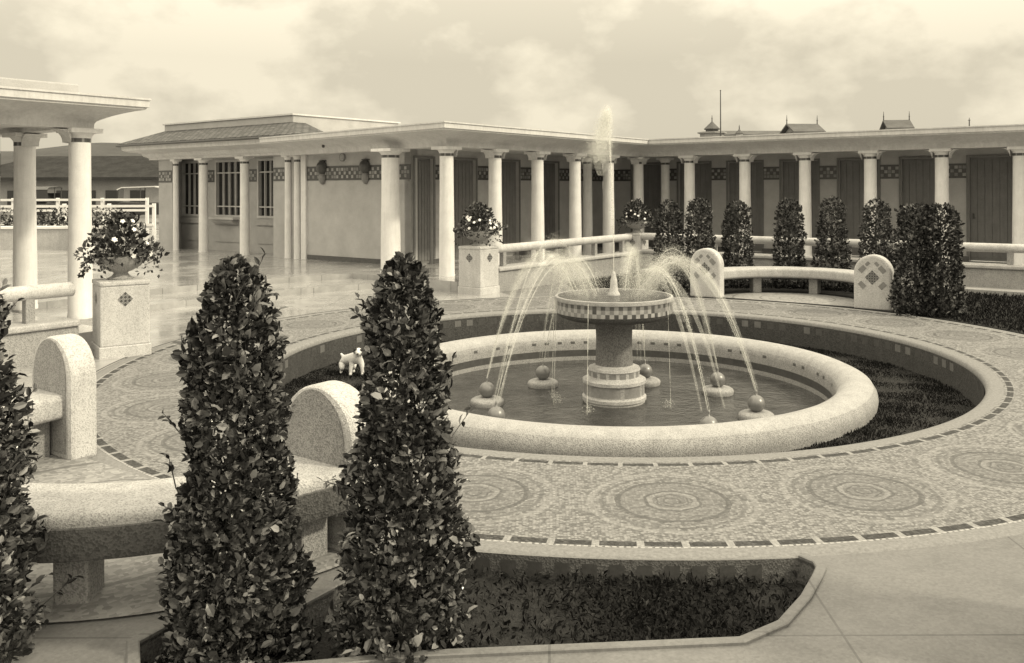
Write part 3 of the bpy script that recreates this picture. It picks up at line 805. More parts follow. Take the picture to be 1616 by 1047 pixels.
# ================================================================== BENCHES
def bench(label, E, seatlabel=None):
    ax = E-np.array((CX, CY)); ax /= np.linalg.norm(ax); a0 = math.atan2(ax[1], ax[0]); tv = np.array((-ax[1], ax[0]))
    t = thing('curved_bench', label, 'bench', (E[0], E[1], 0), 'curved terrazzo benches round the fountain')
    # seat: half ring with rounded section
    sec = []
    ri, ro, zt, th = 1.22, 1.70, .455, .17; rr = .045
    for cx_, cz_, s in ((ri+rr, zt-th+rr, PI), (ro-rr, zt-th+rr, 1.5*PI), (ro-rr, zt-rr, 0), (ri+rr, zt-rr, .5*PI)):
        for q in range(6): w = s+PI/2*q/5; sec.append((cx_+rr*math.cos(w), cz_+rr*math.sin(w)))
    n = 48; vs = []; m = len(sec)
    for i in range(n+1):
        w = a0-PI/2*.985+PI*.985*i/n
        for r, z in sec: vs.append((E[0]+r*math.cos(w), E[1]+r*math.sin(w), z))
    fs = [(i*m+j, (i+1)*m+j, (i+1)*m+(j+1) % m, i*m+(j+1) % m) for i in range(n) for j in range(m)]
    fs += [tuple(range(m-1, -1, -1)), tuple(range(n*m, n*m+m))]
    mb = MB(); mb.add(vs, fs); mb.build('seat', 'granite', t, angle=50)
    mb = MB(); vs = []; sec = [(ro-.30, .25), (ro+.004, .25), (ro+.012, .26), (ro+.012, .395), (ro-.01, .40), (ro-.01, .284), (ro-.30, .284)]; m = len(sec)
    for i in range(n+1):
        w = a0-PI/2*.95+PI*.95*i/n
        for r, z in sec: vs.append((E[0]+r*math.cos(w), E[1]+r*math.sin(w), z))
    mb.add(vs, [(i*m+j, (i+1)*m+j, (i+1)*m+(j+1) % m, i*m+(j+1) % m) for i in range(n) for j in range(m)]+[tuple(range(m-1, -1, -1)), tuple(range(n*m, n*m+m))])
    mb.build('shade_apron', 'granite_dark', t, angle=40)  # added dark strip: shade on the seat's outer side put into the colour
    for q in (-82, -41, 0, 41, 82):
        w = a0+R(q); c = E+1.48*np.array((math.cos(w), math.sin(w))); er = np.array((math.cos(w), math.sin(w), 0)); et = np.array((-er[1], er[0], 0))
        mb = MB(); mb.box((*c, -.01), er*.2, et*.16, (0, 0, .28)); mb.build('leg', 'granite_grey', t, bevel=.015)
    for s in (1, -1):
        c = E+tv*s*1.42; ex = np.array((*tv, 0)); en = np.array((*ax, 0))
        wd, hh, tk = .29, .56, .2
        out = [(-wd, -.02), (wd, -.02), (wd, hh)]+[(wd*math.cos(q), hh+wd*math.sin(q)) for q in np.linspace(0, PI, 20)[1:-1]]+[(-wd, hh)]
        k = len(out)
        vs = [np.array((*c, 0))+ex*x+np.array((0, 0, z))-en*tk/2 for x, z in out]+[np.array((*c, 0))+ex*x+np.array((0, 0, z))+en*tk/2 for x, z in out]
        mb = MB(); mb.add(vs, [tuple(range(k)), tuple(range(2*k-1, k-1, -1))]+[(i+k, (i+1) % k+k, (i+1) % k, i) for i in range(k)])
        sl_ = mb.build('armrest', 'granite_white', t, bevel=.035)
        k2 = [(x*.8, .04+(z+.02)*.86 if z < hh else z*.98) for x, z in out]
        mb = MB(); mb.add([np.array((*c, 0))+ex*x+np.array((0, 0, z))+en*(tk/2+.003) for x, z in k2], [tuple(range(k-1, -1, -1))]); mb.build('shaded_back_panel', 'granite_grey', sl_)  # outer face panel, its shade put into the greyer colour
        for side in (-1,):
            nn = en*side; cc = np.array((*c, .50))+nn*(tk/2)
            mb = MB(); e2 = ex if side < 0 else -ex
            diamond(mb, cc, e2, (0, 0, 1), nn, .115, 6)
            for dx, dz in ((-.15, .125), (.15, .125), (-.155, -.125), (.155, -.125), (-.07, .21), (.07, .21)):
                q = cc+ex*dx+np.array((0, 0, dz))+nn*.004; w = .032 if abs(dx) < .1 else .05
                # leaning lozenge tiles set round the central diamond
                sx = 1 if dx*dz > 0 else -1
                d1 = (ex*-sx+np.array((0, 0, 1)))*w*.8; d2 = (ex*sx+np.array((0, 0, 1)))*w*.55
                mb.add([q-d1-d2, q+d1-d2, q+d1+d2, q-d1+d2], [(0, 1, 2, 3)], 1)
            mb.build('mosaic_diamond', ['tile_dark', 'tile_mid'], sl_)
    return t
bench('far curved terrazzo bench with two arched ends in front of the right colonnade', E_R)
bench('near curved terrazzo bench seen from behind between the foreground shrubs', E_L)

# ================================================================== SHRUBS
G = 'clipped shrubs round the benches'
shrub('clipped_shrub', 'tall leafy laurel column cut by the left edge in front of the near bench', (-2.45, 3.62, BED_Z*0), G, 10500, 31, True, sz=1.03, sx=.97, lump=.2, ln=.040, wd=.022)
shrub('clipped_shrub', 'tall leafy laurel column over the near bench, left of the pair in front', (-1.33, 3.74, BED_Z), G, 12000, 32, True, sz=1.05, sx=.87, lump=.2, ln=.040, wd=.022)
shrub('clipped_shrub', 'tall leafy laurel column partly hiding the fountain basin, right of the pair in front', (-.625, 3.80, BED_Z), G, 11500, 33, True, sz=1.05, sx=.83, lump=.2, ln=.040, wd=.022)
# far shrubs round the right bench on a circle of 2.3 m
def on_circle(px, Rr):
    k = (px-864.65)/1390.9
    A = k*k+1; B = -2*(k*E_R[0]+E_R[1]); C_ = E_R@E_R-Rr*Rr; D = max(B*B-4*A*C_, 0)
    y = (-B+math.sqrt(D))/(2*A); return (k*y, y, 0)
FARL = ['first shrub from the left in the row behind the far bench, beside the corner pedestal',
        'second shrub from the left behind the far bench, above its left armrest',
        'third shrub from the left behind the far bench, left of its middle',
        'fourth shrub from the left behind the far bench, beside a white column',
        'fifth shrub from the left behind the far bench, right of its middle',
        'sixth shrub from the left behind the far bench, above its right armrest']
for i, (px, h) in enumerate(((1055, 1.0), (1103, 1.0), (1163, 1.0), (1245, 1.0), (1313, 1.0), (1383, 1.0))):
    loc = on_circle(px, 2.35+.0*i)
    if i == 0: loc = (.1369*17.6, 17.6, 0)
    shrub('clipped_shrub', FARL[i], loc, G, 3600, 40+i, False, prof=[(.0, .30), (.2, .33), (.6, .29), (1.1, .25), (1.5, .22), (1.6, .16), (1.66, .05)], ln=.06, wd=.04, mat='leaf_far', sz=(1.0, 1.03, 1.0, 1.02, 1.04, 1.02)[i])
WIDE = [(.0, .31), (.3, .31), (.8, .27), (1.3, .25), (1.52, .23), (1.62, .17), (1.66, .05)]
shrub('clipped_shrub', 'broad shrub right of the far bench armrest, left one of the wide pair', (5.52, 13.25, 0), G, 4600, 50, False, prof=WIDE, ln=.06, wd=.04, mat='leaf_far')
shrub('clipped_shrub', 'broad shrub at the right end of the row, right one of the wide pair', (5.84, 13.1, 0), G, 4600, 51, False, prof=WIDE, ln=.06, wd=.04, mat='leaf_far')
shrub('low_bush', 'low loose bush behind the fountain spray at the foot of the balustrade', (2.2, 16.6, 0), None, 900, 52, False, prof=[(0, .35), (.2, .42), (.35, .3), (.42, .1)], ln=.06, wd=.035, mat='leaf_far', sz=.9)
pp = []
while len(pp) < 5200:
    p = RNG.uniform((-2.0, 3.2), (1.34, 4.8))
    if inpoly(p, bed) and RNG.random() < .18+.82*math.exp(-((p[0]-.55)/.45)**2): pp.append(p)
pp = np.array(pp); n = len(pp)
pos = np.concatenate([pp, RNG.uniform(BED_Z, BED_Z+.05, (n, 1))], 1)
vs, fs = leaf_mesh(pos, RNG.normal(size=(n, 3))*.8+(0, 0, .7), RNG.normal(size=(n, 3))+(0, 0, .5), RNG.uniform(.015, .05, n), RNG.uniform(.008, .02, n), False)
mb = MB(); mb.v = vs.tolist(); mb.f = fs; mb.mi = [0]*len(fs)
tag(mb.build('bedding_plants', 'bed_leaf'), 'low dark bedding plants filling the sunken front bed', 'bedding plants', kind='stuff')

# ================================================================== BATH BUILDINGS
BZ = 2.72
def column_mesh(parent, a, b, r=.15, name='column', top=BZ):
    x, y, _ = W(a, b)
    mb = MB(); r2 = r*.9; h = top-BZ
    mb.lathe([(r*1.06, TZ-.02), (r*1.06, TZ+.03), (r*1.01, TZ+.05), (r, .9), (r2*1.015, 1.9), (r2, 2.53+h), (r2, 2.535+h), (r2*1.02, 2.545+h), (r2*1.02, 2.60+h), (r2*1.06, 2.605+h), (r2*1.08, 2.625+h), (r2*1.3, 2.66+h), (r2*1.36, 2.672+h)], (x, y, 0), 28,
             lambda i, j: (1 if j % 4 else 2) if i == 7 else 0)
    s = r*2.8
    mb.abox(a-s/2, a+s/2, b-s/2, b+s/2, 2.672+h, 2.73+h)
    return mb.build(name, ['column', 'tile_dark', 'tile_mid'], parent, angle=40)
def bracket(parent, a, b, ax, sg, rr=.17, wd=.24):
    """curved fillet under the architrave, beside a column; ax 'a' or 'b' is the beam's direction"""
    st = .17; pl = [(st, BZ-.01), (st+rr, BZ-.01)]+[(st+rr-rr*math.sin(q), BZ-.01-rr+rr*math.cos(q)) for q in np.linspace(.1, PI/2, 8)]
    mb = MB(); n = len(pl); vs = []
    for w in (-wd/2, wd/2):
        for q, z in pl: vs.append(W(a+sg*q, b+w, z) if ax == 'a' else W(a+w, b+sg*q, z))
    mb.add(vs, [tuple(range(n)), tuple(range(2*n-1, n-1, -1))]+[(i, (i+1) % n, n+(i+1) % n, n+i) for i in range(n)])
    return mb.build('bracket', 'cornice', parent)
def P_run(ax, fix):
    """run along court axis: (s, outward distance, z) -> xyz"""
    return (lambda s, d, z: W(s, fix+d, z)) if ax == 'a' else (lambda s, d, z: W(fix-d, s, z))
def rbox(mb, Q, s0, s1, d0, d1, z0, z1, mi=0):
    vs = [Q(s, d, z) for z in (z0, z1) for s, d in ((s0, d0), (s1, d0), (s1, d1), (s0, d1))]
    mb.add(vs, [(3, 2, 1, 0), (4, 5, 6, 7), (0, 1, 5, 4), (1, 2, 6, 5), (2, 3, 7, 6), (3, 0, 4, 7)], mi)
def band_part(parent, Q, s0, s1, z0=2.12, z1=2.46, seed=0, rows=3, name='mosaic_band'):
    """dark strip with chequered light tiles set proud of it"""
    mb = MB(); rbox(mb, Q, s0, s1, .004, .014, z0, z1, 0)
    rg = random.Random(seed); cell = (z1-z0-.08)/rows; n = max(1, int((s1-s0-.02)/cell)); m0 = (s1-s0-n*cell)/2
    for r in range(rows):
        for i in range(n):
            mi = 0 if (i+r) % 2 else (2 if rg.random() < .62 else 1)
            if (i+r) % 2 and rg.random() < .18: mi = 1
            if mi == 0: continue
            a0 = s0+m0+i*cell+.008; b0 = z0+.04+r*cell+.008
            mb.add([Q(a0, .018, b0), Q(a0+cell-.016, .018, b0), Q(a0+cell-.016, .018, b0+cell-.016), Q(a0, .018, b0+cell-.016)], [(0, 1, 2, 3)], mi)
    return mb.build(name, ['tile_dark', 'tile_mid', 'tile_frieze'], parent)
def wall_run(parent, ax, fix, s0, s1, doors, ztop=2.80, dh=2.60, seed=0, thick=.2, wallmat='wall', band=True):
    Q = P_run(ax, fix); cuts = [s0]+[q for d in doors for q in d]+[s1]
    mb = MB()
    for i in range(0, len(cuts), 2):
        if cuts[i+1]-cuts[i] > .01: rbox(mb, Q, cuts[i], cuts[i+1], -thick, 0, TZ-.05, ztop)
    for d0, d1 in doors: rbox(mb, Q, d0, d1, -thick, 0, dh, ztop)
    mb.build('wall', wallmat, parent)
    for i in range(0, len(cuts), 2):
        if band and cuts[i+1]-cuts[i] > .2: band_part(parent, Q, cuts[i]+.002, cuts[i+1]-.002, seed=seed+i)
        if cuts[i+1]-cuts[i] > .2:
            mb = MB(); rbox(mb, Q, cuts[i]+.002, cuts[i+1]-.002, .003, .02, TZ-.02, TZ+.11); mb.build('dado', 'dado', parent)
    for d0, d1 in doors:
        mb = MB(); rbox(mb, Q, d0+.003, d1-.003, -.13, -.09, TZ+.01, dh-.003)
        n = 6; w = (d1-d0-.03)/n
        for i in range(n): rbox(mb, Q, d0+.015+i*w+.006, d0+.015+(i+1)*w-.006, -.089, -.078, TZ+.08, dh-.06)
        dr = mb.build('door', 'door', parent)
        mb = MB(); rbox(mb, Q, d0+.07, d0+.1, -.077, -.04, 1.18, 1.3); mb.build('handle', 'metal', dr)
        mb = MB(); fw = .05
        rbox(mb, Q, d0-fw, d0-.001, .004, .03, TZ+.12, dh+fw); rbox(mb, Q, d1+.001, d1+fw, .004, .03, TZ+.12, dh+fw); rbox(mb, Q, d0-.0005, d1+.0005, .004, .03, dh+.001, dh+fw)
        mb.build('door_frame', 'door', dr)
CORN = [(-.14, 2.73), (.14, 2.73), (.145, 2.80), (.165, 2.83), (.22, 2.86), (.32, 2.905), (.44, 2.945), (.55, 2.975), (.63, 2.99), (.67, 3.0), (.67, 3.02), (.70, 3.03), (.70, 3.12), (.72, 3.125), (.72, 3.15), (-.14, 3.15)]
INN = 7.475; SP = 1.495
path = [W(1.0, -6.2), W(0, 0), W(INN, 0), W(INN, 13.6)]
# ---- left colonnade
LW = thing('colonnade', 'left white colonnade running from the front corner back to the inner corner', 'colonnade', W(3, -2, 0), 'colonnades of bathing cabins')
mb = MB(); mb.sweep(CORN, path, seg=(0, 2), caps=True)
# the cap at the far end closes only the first end here
mb.f = [f for f in mb.f]; mb.build('cornice', 'cornice', LW, angle=35)
for k in range(6):
    column_mesh(LW, SP*k, 0)
    if k > 0: bracket(LW, SP*k, 0, 'a', -1)
    if k < 5: bracket(LW, SP*k, 0, 'a', 1)
column_mesh(LW, -.05, -1.5, .2, 'pier')
column_mesh(LW, 6.4, -.9, .13); 
wall_run(LW, 'a', -2.2, 1.25, 9.2, [(1.36, 1.96), (2.65, 3.45), (4.35, 5.15), (6.1, 6.9)], seed=1)
wall_run(LW, 'b', 1.25, -5.72, -2.2, [], seed=5)
mb = MB(); rb = P_run('b', 1.25); rbox(mb, rb, -5.9, -5.72, -.05, .06, TZ-.02, 2.80); mb.build('pilaster', 'column', LW)
mb = MB(); mb.prism([ab2(.05, -.1), ab2(INN-.1, -.1), ab2(12, -.1), ab2(12, -6.4), ab2(1.05, -6.4)], 2.80, 3.10); mb.build('roof', 'cornice', LW)
mb = MB(); c = rb(-4.43, .0, 2.66); e = np.array((*V, 0)); nn = -np.array((*U, 0))
for rad, d, mi in ((.1, .03, 0), (.075, .036, 1)):
    k = 20; vs = [np.array(c)+e*rad*math.cos(TAU*i/k)+np.array((0, 0, rad*math.sin(TAU*i/k)))+nn*dd for dd in (.002, d) for i in range(k)]
    mb.add(vs, [tuple(range(k, 2*k))]+[(i, (i+1) % k, k+(i+1) % k, k+i) for i in range(k)], mi)
mb.build('roundel', ['tile_mid', 'granite'], LW)
for b_ in (-4.03, -2.62):
    x, y, _ = W(.33, b_); mb = MB(); mb.lathe([(0, 2.84), (.028, 2.85), (.035, 2.88), (.028, 2.91), (0, 2.92)], (x, y, 0), 12); mb.build('eave_knob', 'metal', LW, smooth=True)
# ---- right colonnade
RW = thing('colonnade', 'right white colonnade with dark cabin doors behind the far bench', 'colonnade', W(9, 6, 0), 'colonnades of bathing cabins')
mb = MB(); mb.sweep(CORN, path, seg=(2, 3), caps=True); mb.build('cornice', 'cornice', RW, angle=35)
for k in range(1, 9):
    column_mesh(RW, INN, SP*k)
    bracket(RW, INN, SP*k, 'b', -1); bracket(RW, INN, SP*k, 'b', 1)
bracket(RW, INN, 0, 'b', 1)
column_mesh(RW, 8.5, .25, .13)
wall_run(RW, 'b', 9.42, -2.2, 13.6, [(3.2+SP*k-.03, 3.2+SP*k+.93) for k in range(-3, 7)], seed=9)
mb = MB(); mb.prism([ab2(INN+.1, .0), ab2(INN+.1, 13.55), ab2(12.5, 13.55), ab2(12.5, .0)], 2.80, 3.10); mb.build('roof', 'cornice', RW)
mb = MB(); mb.abox(INN+.9, 12.6, -.4, 13.5, 3.1, 3.22); mb.build('parapet', 'cornice', RW)
# ---- wall lamps
for b_, lab in ((-5.13, 'oval wall lamp on the mosaic band, left of the roundel'), (-3.63, 'oval wall lamp on the mosaic band, right of the roundel')):
    c = np.array(rb(b_, .02, 2.28)); t = thing('wall_lamp', lab, 'wall lamp', tuple(c), 'wall lamps on the end wall')
    def ell(rx, ry, z0, z1, bulge):
        m2 = MB(); vs = []; fs = []; n = 20
        for i in range(7):
            q = i/6; f = math.cos(q*PI/2)
            for j in range(n):
                w = TAU*j/n; vs.append(c+e*rx*f*math.cos(w)+np.array((0, 0, (z0+z1)/2+ry*f*math.sin(w)))+nn*(bulge*math.sin(q*PI/2)))
        for i in range(6):
            for j in range(n): fs.append((i*n+j, i*n+(j+1) % n, (i+1)*n+(j+1) % n, (i+1)*n+j))
        m2.add(vs, fs); return m2
    ell(.145, .17, 0, .3, .16).build('shade', 'tile_dark', t, smooth=True)
    ell(.1, .15, -.22, .0, .1).build('glass_drop', 'tile_mid', t, smooth=True)
    ell(.15, .02, .28, .34, .03).build('mount', 'metal', t)

# ---- kiosk with tiled eave and three windows
KI = thing('kiosk', 'small pavilion with a tiled eave, slim columns and three tall dark windows', 'kiosk', W(3, -9.2, 0))
QF = P_run('b', 1.25); QB = P_run('b', 1.92)
for b_ in (-11.43, -10.09, -8.24): column_mesh(KI, 1.25, b_, .125 if b_ > -11 else .08, top=2.76)
for b_ in (-6.4, -6.04): column_mesh(KI, 1.2, b_, .085, 'pilaster', top=2.76)
mb = MB()
rbox(mb, QF, -12.3, -11.6, -.2, 0, TZ-.02, 2.80); rbox(mb, QF, -7.05, -5.92, -.2, 0, TZ-.02, 2.80)
rbox(mb, QB, -12.30, -12.245, -.22, .42, TZ-.02, 2.80)
rbox(mb, QB, -7.05, -6.95, -.22, .42, TZ-.02, 2.80)
wins = [(-12.22, -11.3), (-10.55, -9.3), (-8.62, -7.8)]
wz0, wz1 = 1.14, 2.74
cuts = [-12.24, *[q for w in wins for q in w], -7.05]
for i in range(0, len(cuts), 2):
    if cuts[i+1]-cuts[i] > .02: rbox(mb, QB, cuts[i], cuts[i+1], -.2, 0, TZ-.02, 2.80)
for w0, w1 in wins: rbox(mb, QB, w0, w1, -.2, -.0, TZ-.02, wz0-.002); rbox(mb, QB, w0, w1, -.2, 0, wz1+.002, 2.80)
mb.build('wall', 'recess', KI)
band_part(KI, QF, -12.29, -11.62, seed=31); band_part(KI, QF, -7.04, -6.55, seed=32)
for i, (w0, w1) in enumerate(((-11.28, -10.57), (-9.28, -8.64), (-7.78, -7.08))): band_part(KI, QB, w0, w1, seed=33+i)
for w0, w1 in wins:
    m2 = MB(); f = .06
    rbox(m2, QB, w0, w0+f, -.1, .02, wz0, wz1); rbox(m2, QB, w1-f, w1, -.1, .02, wz0, wz1)
    rbox(m2, QB, w0+f, w1-f, -.1, .02, wz0, wz0+f); rbox(m2, QB, w0+f, w1-f, -.1, .02, wz1-f, wz1)
    for z in (1.42, 2.36): rbox(m2, QB, w0+f, w1-f, -.08, -.01, z, z+.035)
    nmul = 3 if w1-w0 > 1 else 2
    for q in range(1, nmul+1):
        s_ = w0+f+(w1-w0-2*f)*q/(nmul+1); rbox(m2, QB, s_-.016, s_+.016, -.075, -.015, wz0+f, wz1-f)
    wi = m2.build('window', 'frame', KI)
    m2 = MB(); rbox(m2, QB, w0+f, w1-f, -.11, -.085, wz0+f, wz1-f); m2.build('pane', 'glass', wi)
    m2 = MB()
    rbox(m2, QB, w0-.03, w1+.03, .004, .05, .95, 1.1); rbox(m2, QB, w0+.03, w1-.03, .004, .025, .45, .9)
    m2.build('panel', 'recess', KI)
m2 = MB(); rbox(m2, QB, -10.55, -9.3, .004, .3, 1.08, 1.15); m2.build('sill', 'frame', KI, bevel=.01)
m2 = MB(); vs = []; k = 14
for s_ in (-10.4, -9.45):
    for q in np.linspace(0, PI/2, k): vs.append(QB(s_, .006+.22*math.cos(q), 1.078-.14*math.sin(q)))
    vs.append(QB(s_, .006, 1.078))
n = k+1; m2.add(vs, [tuple(range(n)), tuple(range(2*n-1, n-1, -1))]+[(i, (i+1) % n, n+(i+1) % n, n+i) for i in range(n)]); m2.build('sill_bracket', 'wall', KI)
kp = [W(3.2, -12.45), W(1.25, -12.45), W(1.25, -5.95), W(1.9, -5.95)]
kp = kp[::1]
KC = [(-.13, 2.77), (.13, 2.77), (.14, 2.82), (.24, 2.87), (.27, 2.92), (.27, 2.95), (.35, 2.97), (.55, 3.0), (.64, 3.03), (.66, 3.06), (.66, 3.13), (.70, 3.15), (.70, 3.17), (-.13, 3.17)]
mb = MB(); mb.sweep(KC, kp); mb.build('cornice', 'cornice', KI, angle=35)
# tiled skirt roof, hipped at both ends, with real thickness
e0, e1 = .50, 1.5
lo_ = [W(3.4, -13.2, 3.18), W(e0, -13.2, 3.18), W(e0, -5.25, 3.18), W(1.6, -5.25, 3.18)]
hi_ = [W(3.4, -12.4, 3.57), W(e1, -12.4, 3.57), W(e1, -6.6, 3.57), W(1.9, -6.6, 3.57)]
mb = MB(); vs = [np.array(p) for p in lo_+hi_]; vs += [p+np.array((0, 0, .045)) for p in vs]
for i in range(3):
    mb.add([vs[q] for q in (i, i+1, i+5, i+4, i+8, i+9, i+13, i+12)], [(3, 2, 1, 0), (4, 5, 6, 7), (0, 1, 5, 4), (2, 3, 7, 6)])
mb.add([vs[q] for q in (0, 4, 12, 8)], [(0, 1, 2, 3)]); mb.add([vs[q] for q in (3, 7, 15, 11)], [(3, 2, 1, 0)])
ro = mb.build('tiled_roof', 'rooftile', KI)
uvl = ro.data.uv_layers.new(name='UVMap')
for pl in ro.data.polygons:
    for li in pl.loop_indices:
        co = ro.data.vertices[ro.data.loops[li].vertex_index].co; q = np.array((co.x, co.y))
        uvl.data[li].uv = (float(q@V), float(q@U*1.0+co.z*.3)) if abs(pl.normal.dot(Vector((*V, 0)))) < .2 else (float(q@U), float(q@V))
mb = MB(); mb.tube([np.array(p)+np.array((0, 0, -.01)) for p in lo_], .035, 8); mb.build('eave_shadow', 'metal', KI)  # dark tube added as the shadow line under the eave
mb = MB(); mb.abox(1.5, 5.2, -12.42, -6.58, 3.0, 3.79); mb.build('parapet', 'recess', KI, bevel=.02)
mb = MB(); mb.abox(1.46, 5.24, -12.46, -6.54, 3.79, 3.83); mb.build('coping', 'cornice', KI)
mb = MB(); mb.prism([ab2(1.3, -12.4), ab2(1.3, -6.0), ab2(5.2, -6.0), ab2(5.2, -12.4)], 2.80, 3.0); mb.build('ceiling', 'cornice', KI)
mb = MB(); mb.abox(2.1, 5.0, -12.2, -6.5, TZ-.02, 2.79); mb.build('core', 'wall', KI)

# ---- near left pavilion
LP = thing('pavilion', 'near white pavilion at the left edge with two columns under a deep cornice', 'pavilion', W(-9, -2, 0), 'colonnades of bathing cabins')
LA, LB = -6.86, -.4
pathL = [W(-17, LB), W(LA, LB), W(LA, -8)]
mb = MB(); mb.sweep([(o*.9, z) for o, z in CORN], pathL); mb.build('cornice', 'cornice', LP, angle=35)
for q in range(0, 7): column_mesh(LP, LA-1.55*q, LB); bracket(LP, LA-1.55*q, LB, 'a', -1); (bracket(LP, LA-1.55*q, LB, 'a', 1) if q else None)
column_mesh(LP, LA, LB-1.6, .155, 'pier'); bracket(LP, LA, LB, 'b', -1); bracket(LP, LA, LB-1.6, 'b', 1)
wall_run(LP, 'a', -2.75, -17, LA-.02, [(-9.9, -9.1), (-11.5, -10.7)], seed=41)
mb = MB(); mb.prism([ab2(-17, LB-.1), ab2(LA-.1, LB-.1), ab2(LA-.1, -7.9), ab2(-17, -7.9)], 2.80, 3.10); mb.build('roof', 'cornice', LP)
mb = MB(); mb.abox(-17, LA+.12, -7.9, LB-.25, 3.1, 3.36); mb.build('parapet', 'recess', LP, bevel=.02)

# ================================================================== BEYOND THE TERRACE
def px(x, Y): return (x-864.65)/1390.9*Y
def pz(x, y, Y): return 1.9+(298.4-.0033*(x-864.65)-y)*Y/1390.9
# low wall and hedge
wx = px(85, 25.5)
t = thing('low_wall', 'low pale wall with a white coping beyond the left columns', 'wall', (wx, 25.5, 0))
mb = MB(); mb.box((wx-1.2, 25.5, 0), (5.2, 0, 0), (0, .3, 0), (0, 0, .8)); mb.build('wall', 'granite', t)
mb = MB(); mb.box((wx-1.2, 25.5, .8), (5.3, 0, 0), (0, .4, 0), (0, 0, .07)); mb.build('coping', 'paintwhite', t)
rgh = np.random.default_rng(77); n = 3200
loc = (wx-1.0, 26.6, 0)
pos = np.stack([rgh.uniform(-2.4, 2.4, n), rgh.uniform(-.5, .5, n), rgh.uniform(.1, 1.0, n)+.4*rgh.random(n)], 1)
vs, fs = leaf_mesh(pos, rgh.normal(size=(n, 3))+(0, -.3, .5), rgh.normal(size=(n, 3))+(0, -.6, .5), rgh.uniform(.08, .15, n), rgh.uniform(.05, .08, n), False)
t = thing('hedge', 'dark clipped hedge behind the low pale wall', 'hedge', loc)
mb = MB(); mb.v = (vs+np.array(loc)).tolist(); mb.f = fs; mb.mi = [0]*len(fs); mb.build('foliage', 'leaf_far', t)
mb = MB(); [mb.tube([(loc[0]-2+q*.5, loc[1], 0), (loc[0]-2+q*.5+.05, loc[1], 1.1)], [.03, .01], 5) for q in range(9)]; mb.build('stems', 'bark', t)
# white rail fence
def fence(label, x0, x1, Y, zt, rails, posts):
    X0, X1 = px(x0, Y), px(x1, Y); t = thing('rail_fence', label, 'fence', ((X0+X1)/2, Y, 0), 'white rail fences beyond the terrace')
    for i in range(posts):
        X = X0+(X1-X0)*i/(posts-1); mb = MB(); mb.box((X, Y, -.01), (.14, 0, 0), (0, .14, 0), (0, 0, zt+.05)); mb.build('post', 'paintwhite', t)
    for z in rails:
        mb = MB(); mb.box(((X0+X1)/2, Y-.09, z), (X1-X0, 0, 0), (0, .05, 0), (0, 0, .12)); mb.build('rail', 'paintwhite', t)
fence('nearer white rail fence beside the tiled kiosk', -40, 243, 44, 1.2, (.12, 1.05), 5)
fence('farther white rail fence in front of the parked cars', -120, 232, 48, 1.45, (.75, 1.33), 6)
# parked old motor cars
def car(label, x, y, ang, top='canvas'):
    t = thing('vintage_car', label, 'car', (x, y, 0), 'old cars parked beyond the fence')
    c, s = math.cos(ang), math.sin(ang); ex, ey, ez = np.array((c, s, 0)), np.array((-s, c, 0)), np.array((0, 0, 1.)); o = np.array((x, y, 0))
    def q(a, b, z): return o+ex*a+ey*b+ez*z
    def slab(pl, w, mi=0):
        mb = MB(); n = len(pl); vs = [q(a, -w/2, z) for a, z in pl]+[q(a, w/2, z) for a, z in pl]
        mb.add(vs, [tuple(range(n)), tuple(range(2*n-1, n-1, -1))]+[(i+n, (i+1) % n+n, (i+1) % n, i) for i in range(n)]); return mb
    slab([(-1.7, .5), (1.75, .5), (1.78, 1.02), (.55, 1.12), (.45, 1.2), (-.4, 1.18), (-1.6, 1.25), (-1.78, .9)], 1.35).build('body', 'carblack', t, bevel=.05)
    slab([(-1.75, 1.95), (-1.5, 2.08), (.2, 2.14), (.62, 2.05), (.6, 2.0), (.2, 2.08), (-1.5, 2.02), (-1.7, 1.9)], 1.42).build('canopy', top, t)
    slab([(-1.75, 1.25), (-1.68, 1.25), (-1.62, 1.98), (-1.72, 1.96)], 1.38).build('rear_curtain', 'carblack', t)
    mb = MB()
    for b in (-.66, .66):
        for a0, a1 in ((.5, .6), (-.5, -.5)): mb.tube([q(a0, b, 1.15), q(a1, b, 2.06)], .025, 6)
    mb.build('canopy_posts', 'metal', t)
    slab([(.5, 1.15), (.53, 1.15), (.6, 1.75), (.57, 1.75)], 1.2).build('windscreen', 'glass', t)
    for a in (1.25, -1.2):
        for b in (-.7, .7):
            mb = MB(); pts = [q(a+.36*math.cos(w), b, .37+.36*math.sin(w)) for w in np.linspace(0, TAU, 25)]
            mb.tube(pts, .055, 8, cap=False); wh = mb.build('wheel', 'carblack', t, smooth=True)
            mb = MB()
            for k in range(10):
                w = TAU*k/10; mb.tube([q(a, b, .37), q(a+.33*math.cos(w), b, .37+.33*math.sin(w))], .016, 5)
            mb.tube([q(a, b-.06, .37), q(a, b+.06, .37)], .06, 10); mb.build('spokes', 'canvas', wh)
            mb = MB(); vs = []
            for w in np.linspace(.1, PI-.1, 12):
                for bb in (-.12, .12): vs.append(q(a+.48*math.cos(w), b+bb, .37+.5*math.sin(w)))
            for w in np.linspace(PI-.1, .1, 12):
                for bb in (-.12, .12): vs.append(q(a+.45*math.cos(w), b+bb, .37+.47*math.sin(w)))
            k = 24; mb.add(vs, [(2*i, 2*i+1, (2*i+3) % 48, (2*i+2) % 48) for i in range(k)]); mb.build('mudguard', 'carblack', t)
    for b in (-.45, .45):
        mb = MB(); mb.tube([q(1.78, b, .95), q(1.98, b, .95)], [.06, .12], 12); mb.build('headlamp', 'metal', t)
car('old black open car with a pale canvas top next to the tiled kiosk', px(240, 51), 51, R(14))
car('old dark car with its top up seen between the two left columns', px(72, 52), 52, R(100), 'carblack')
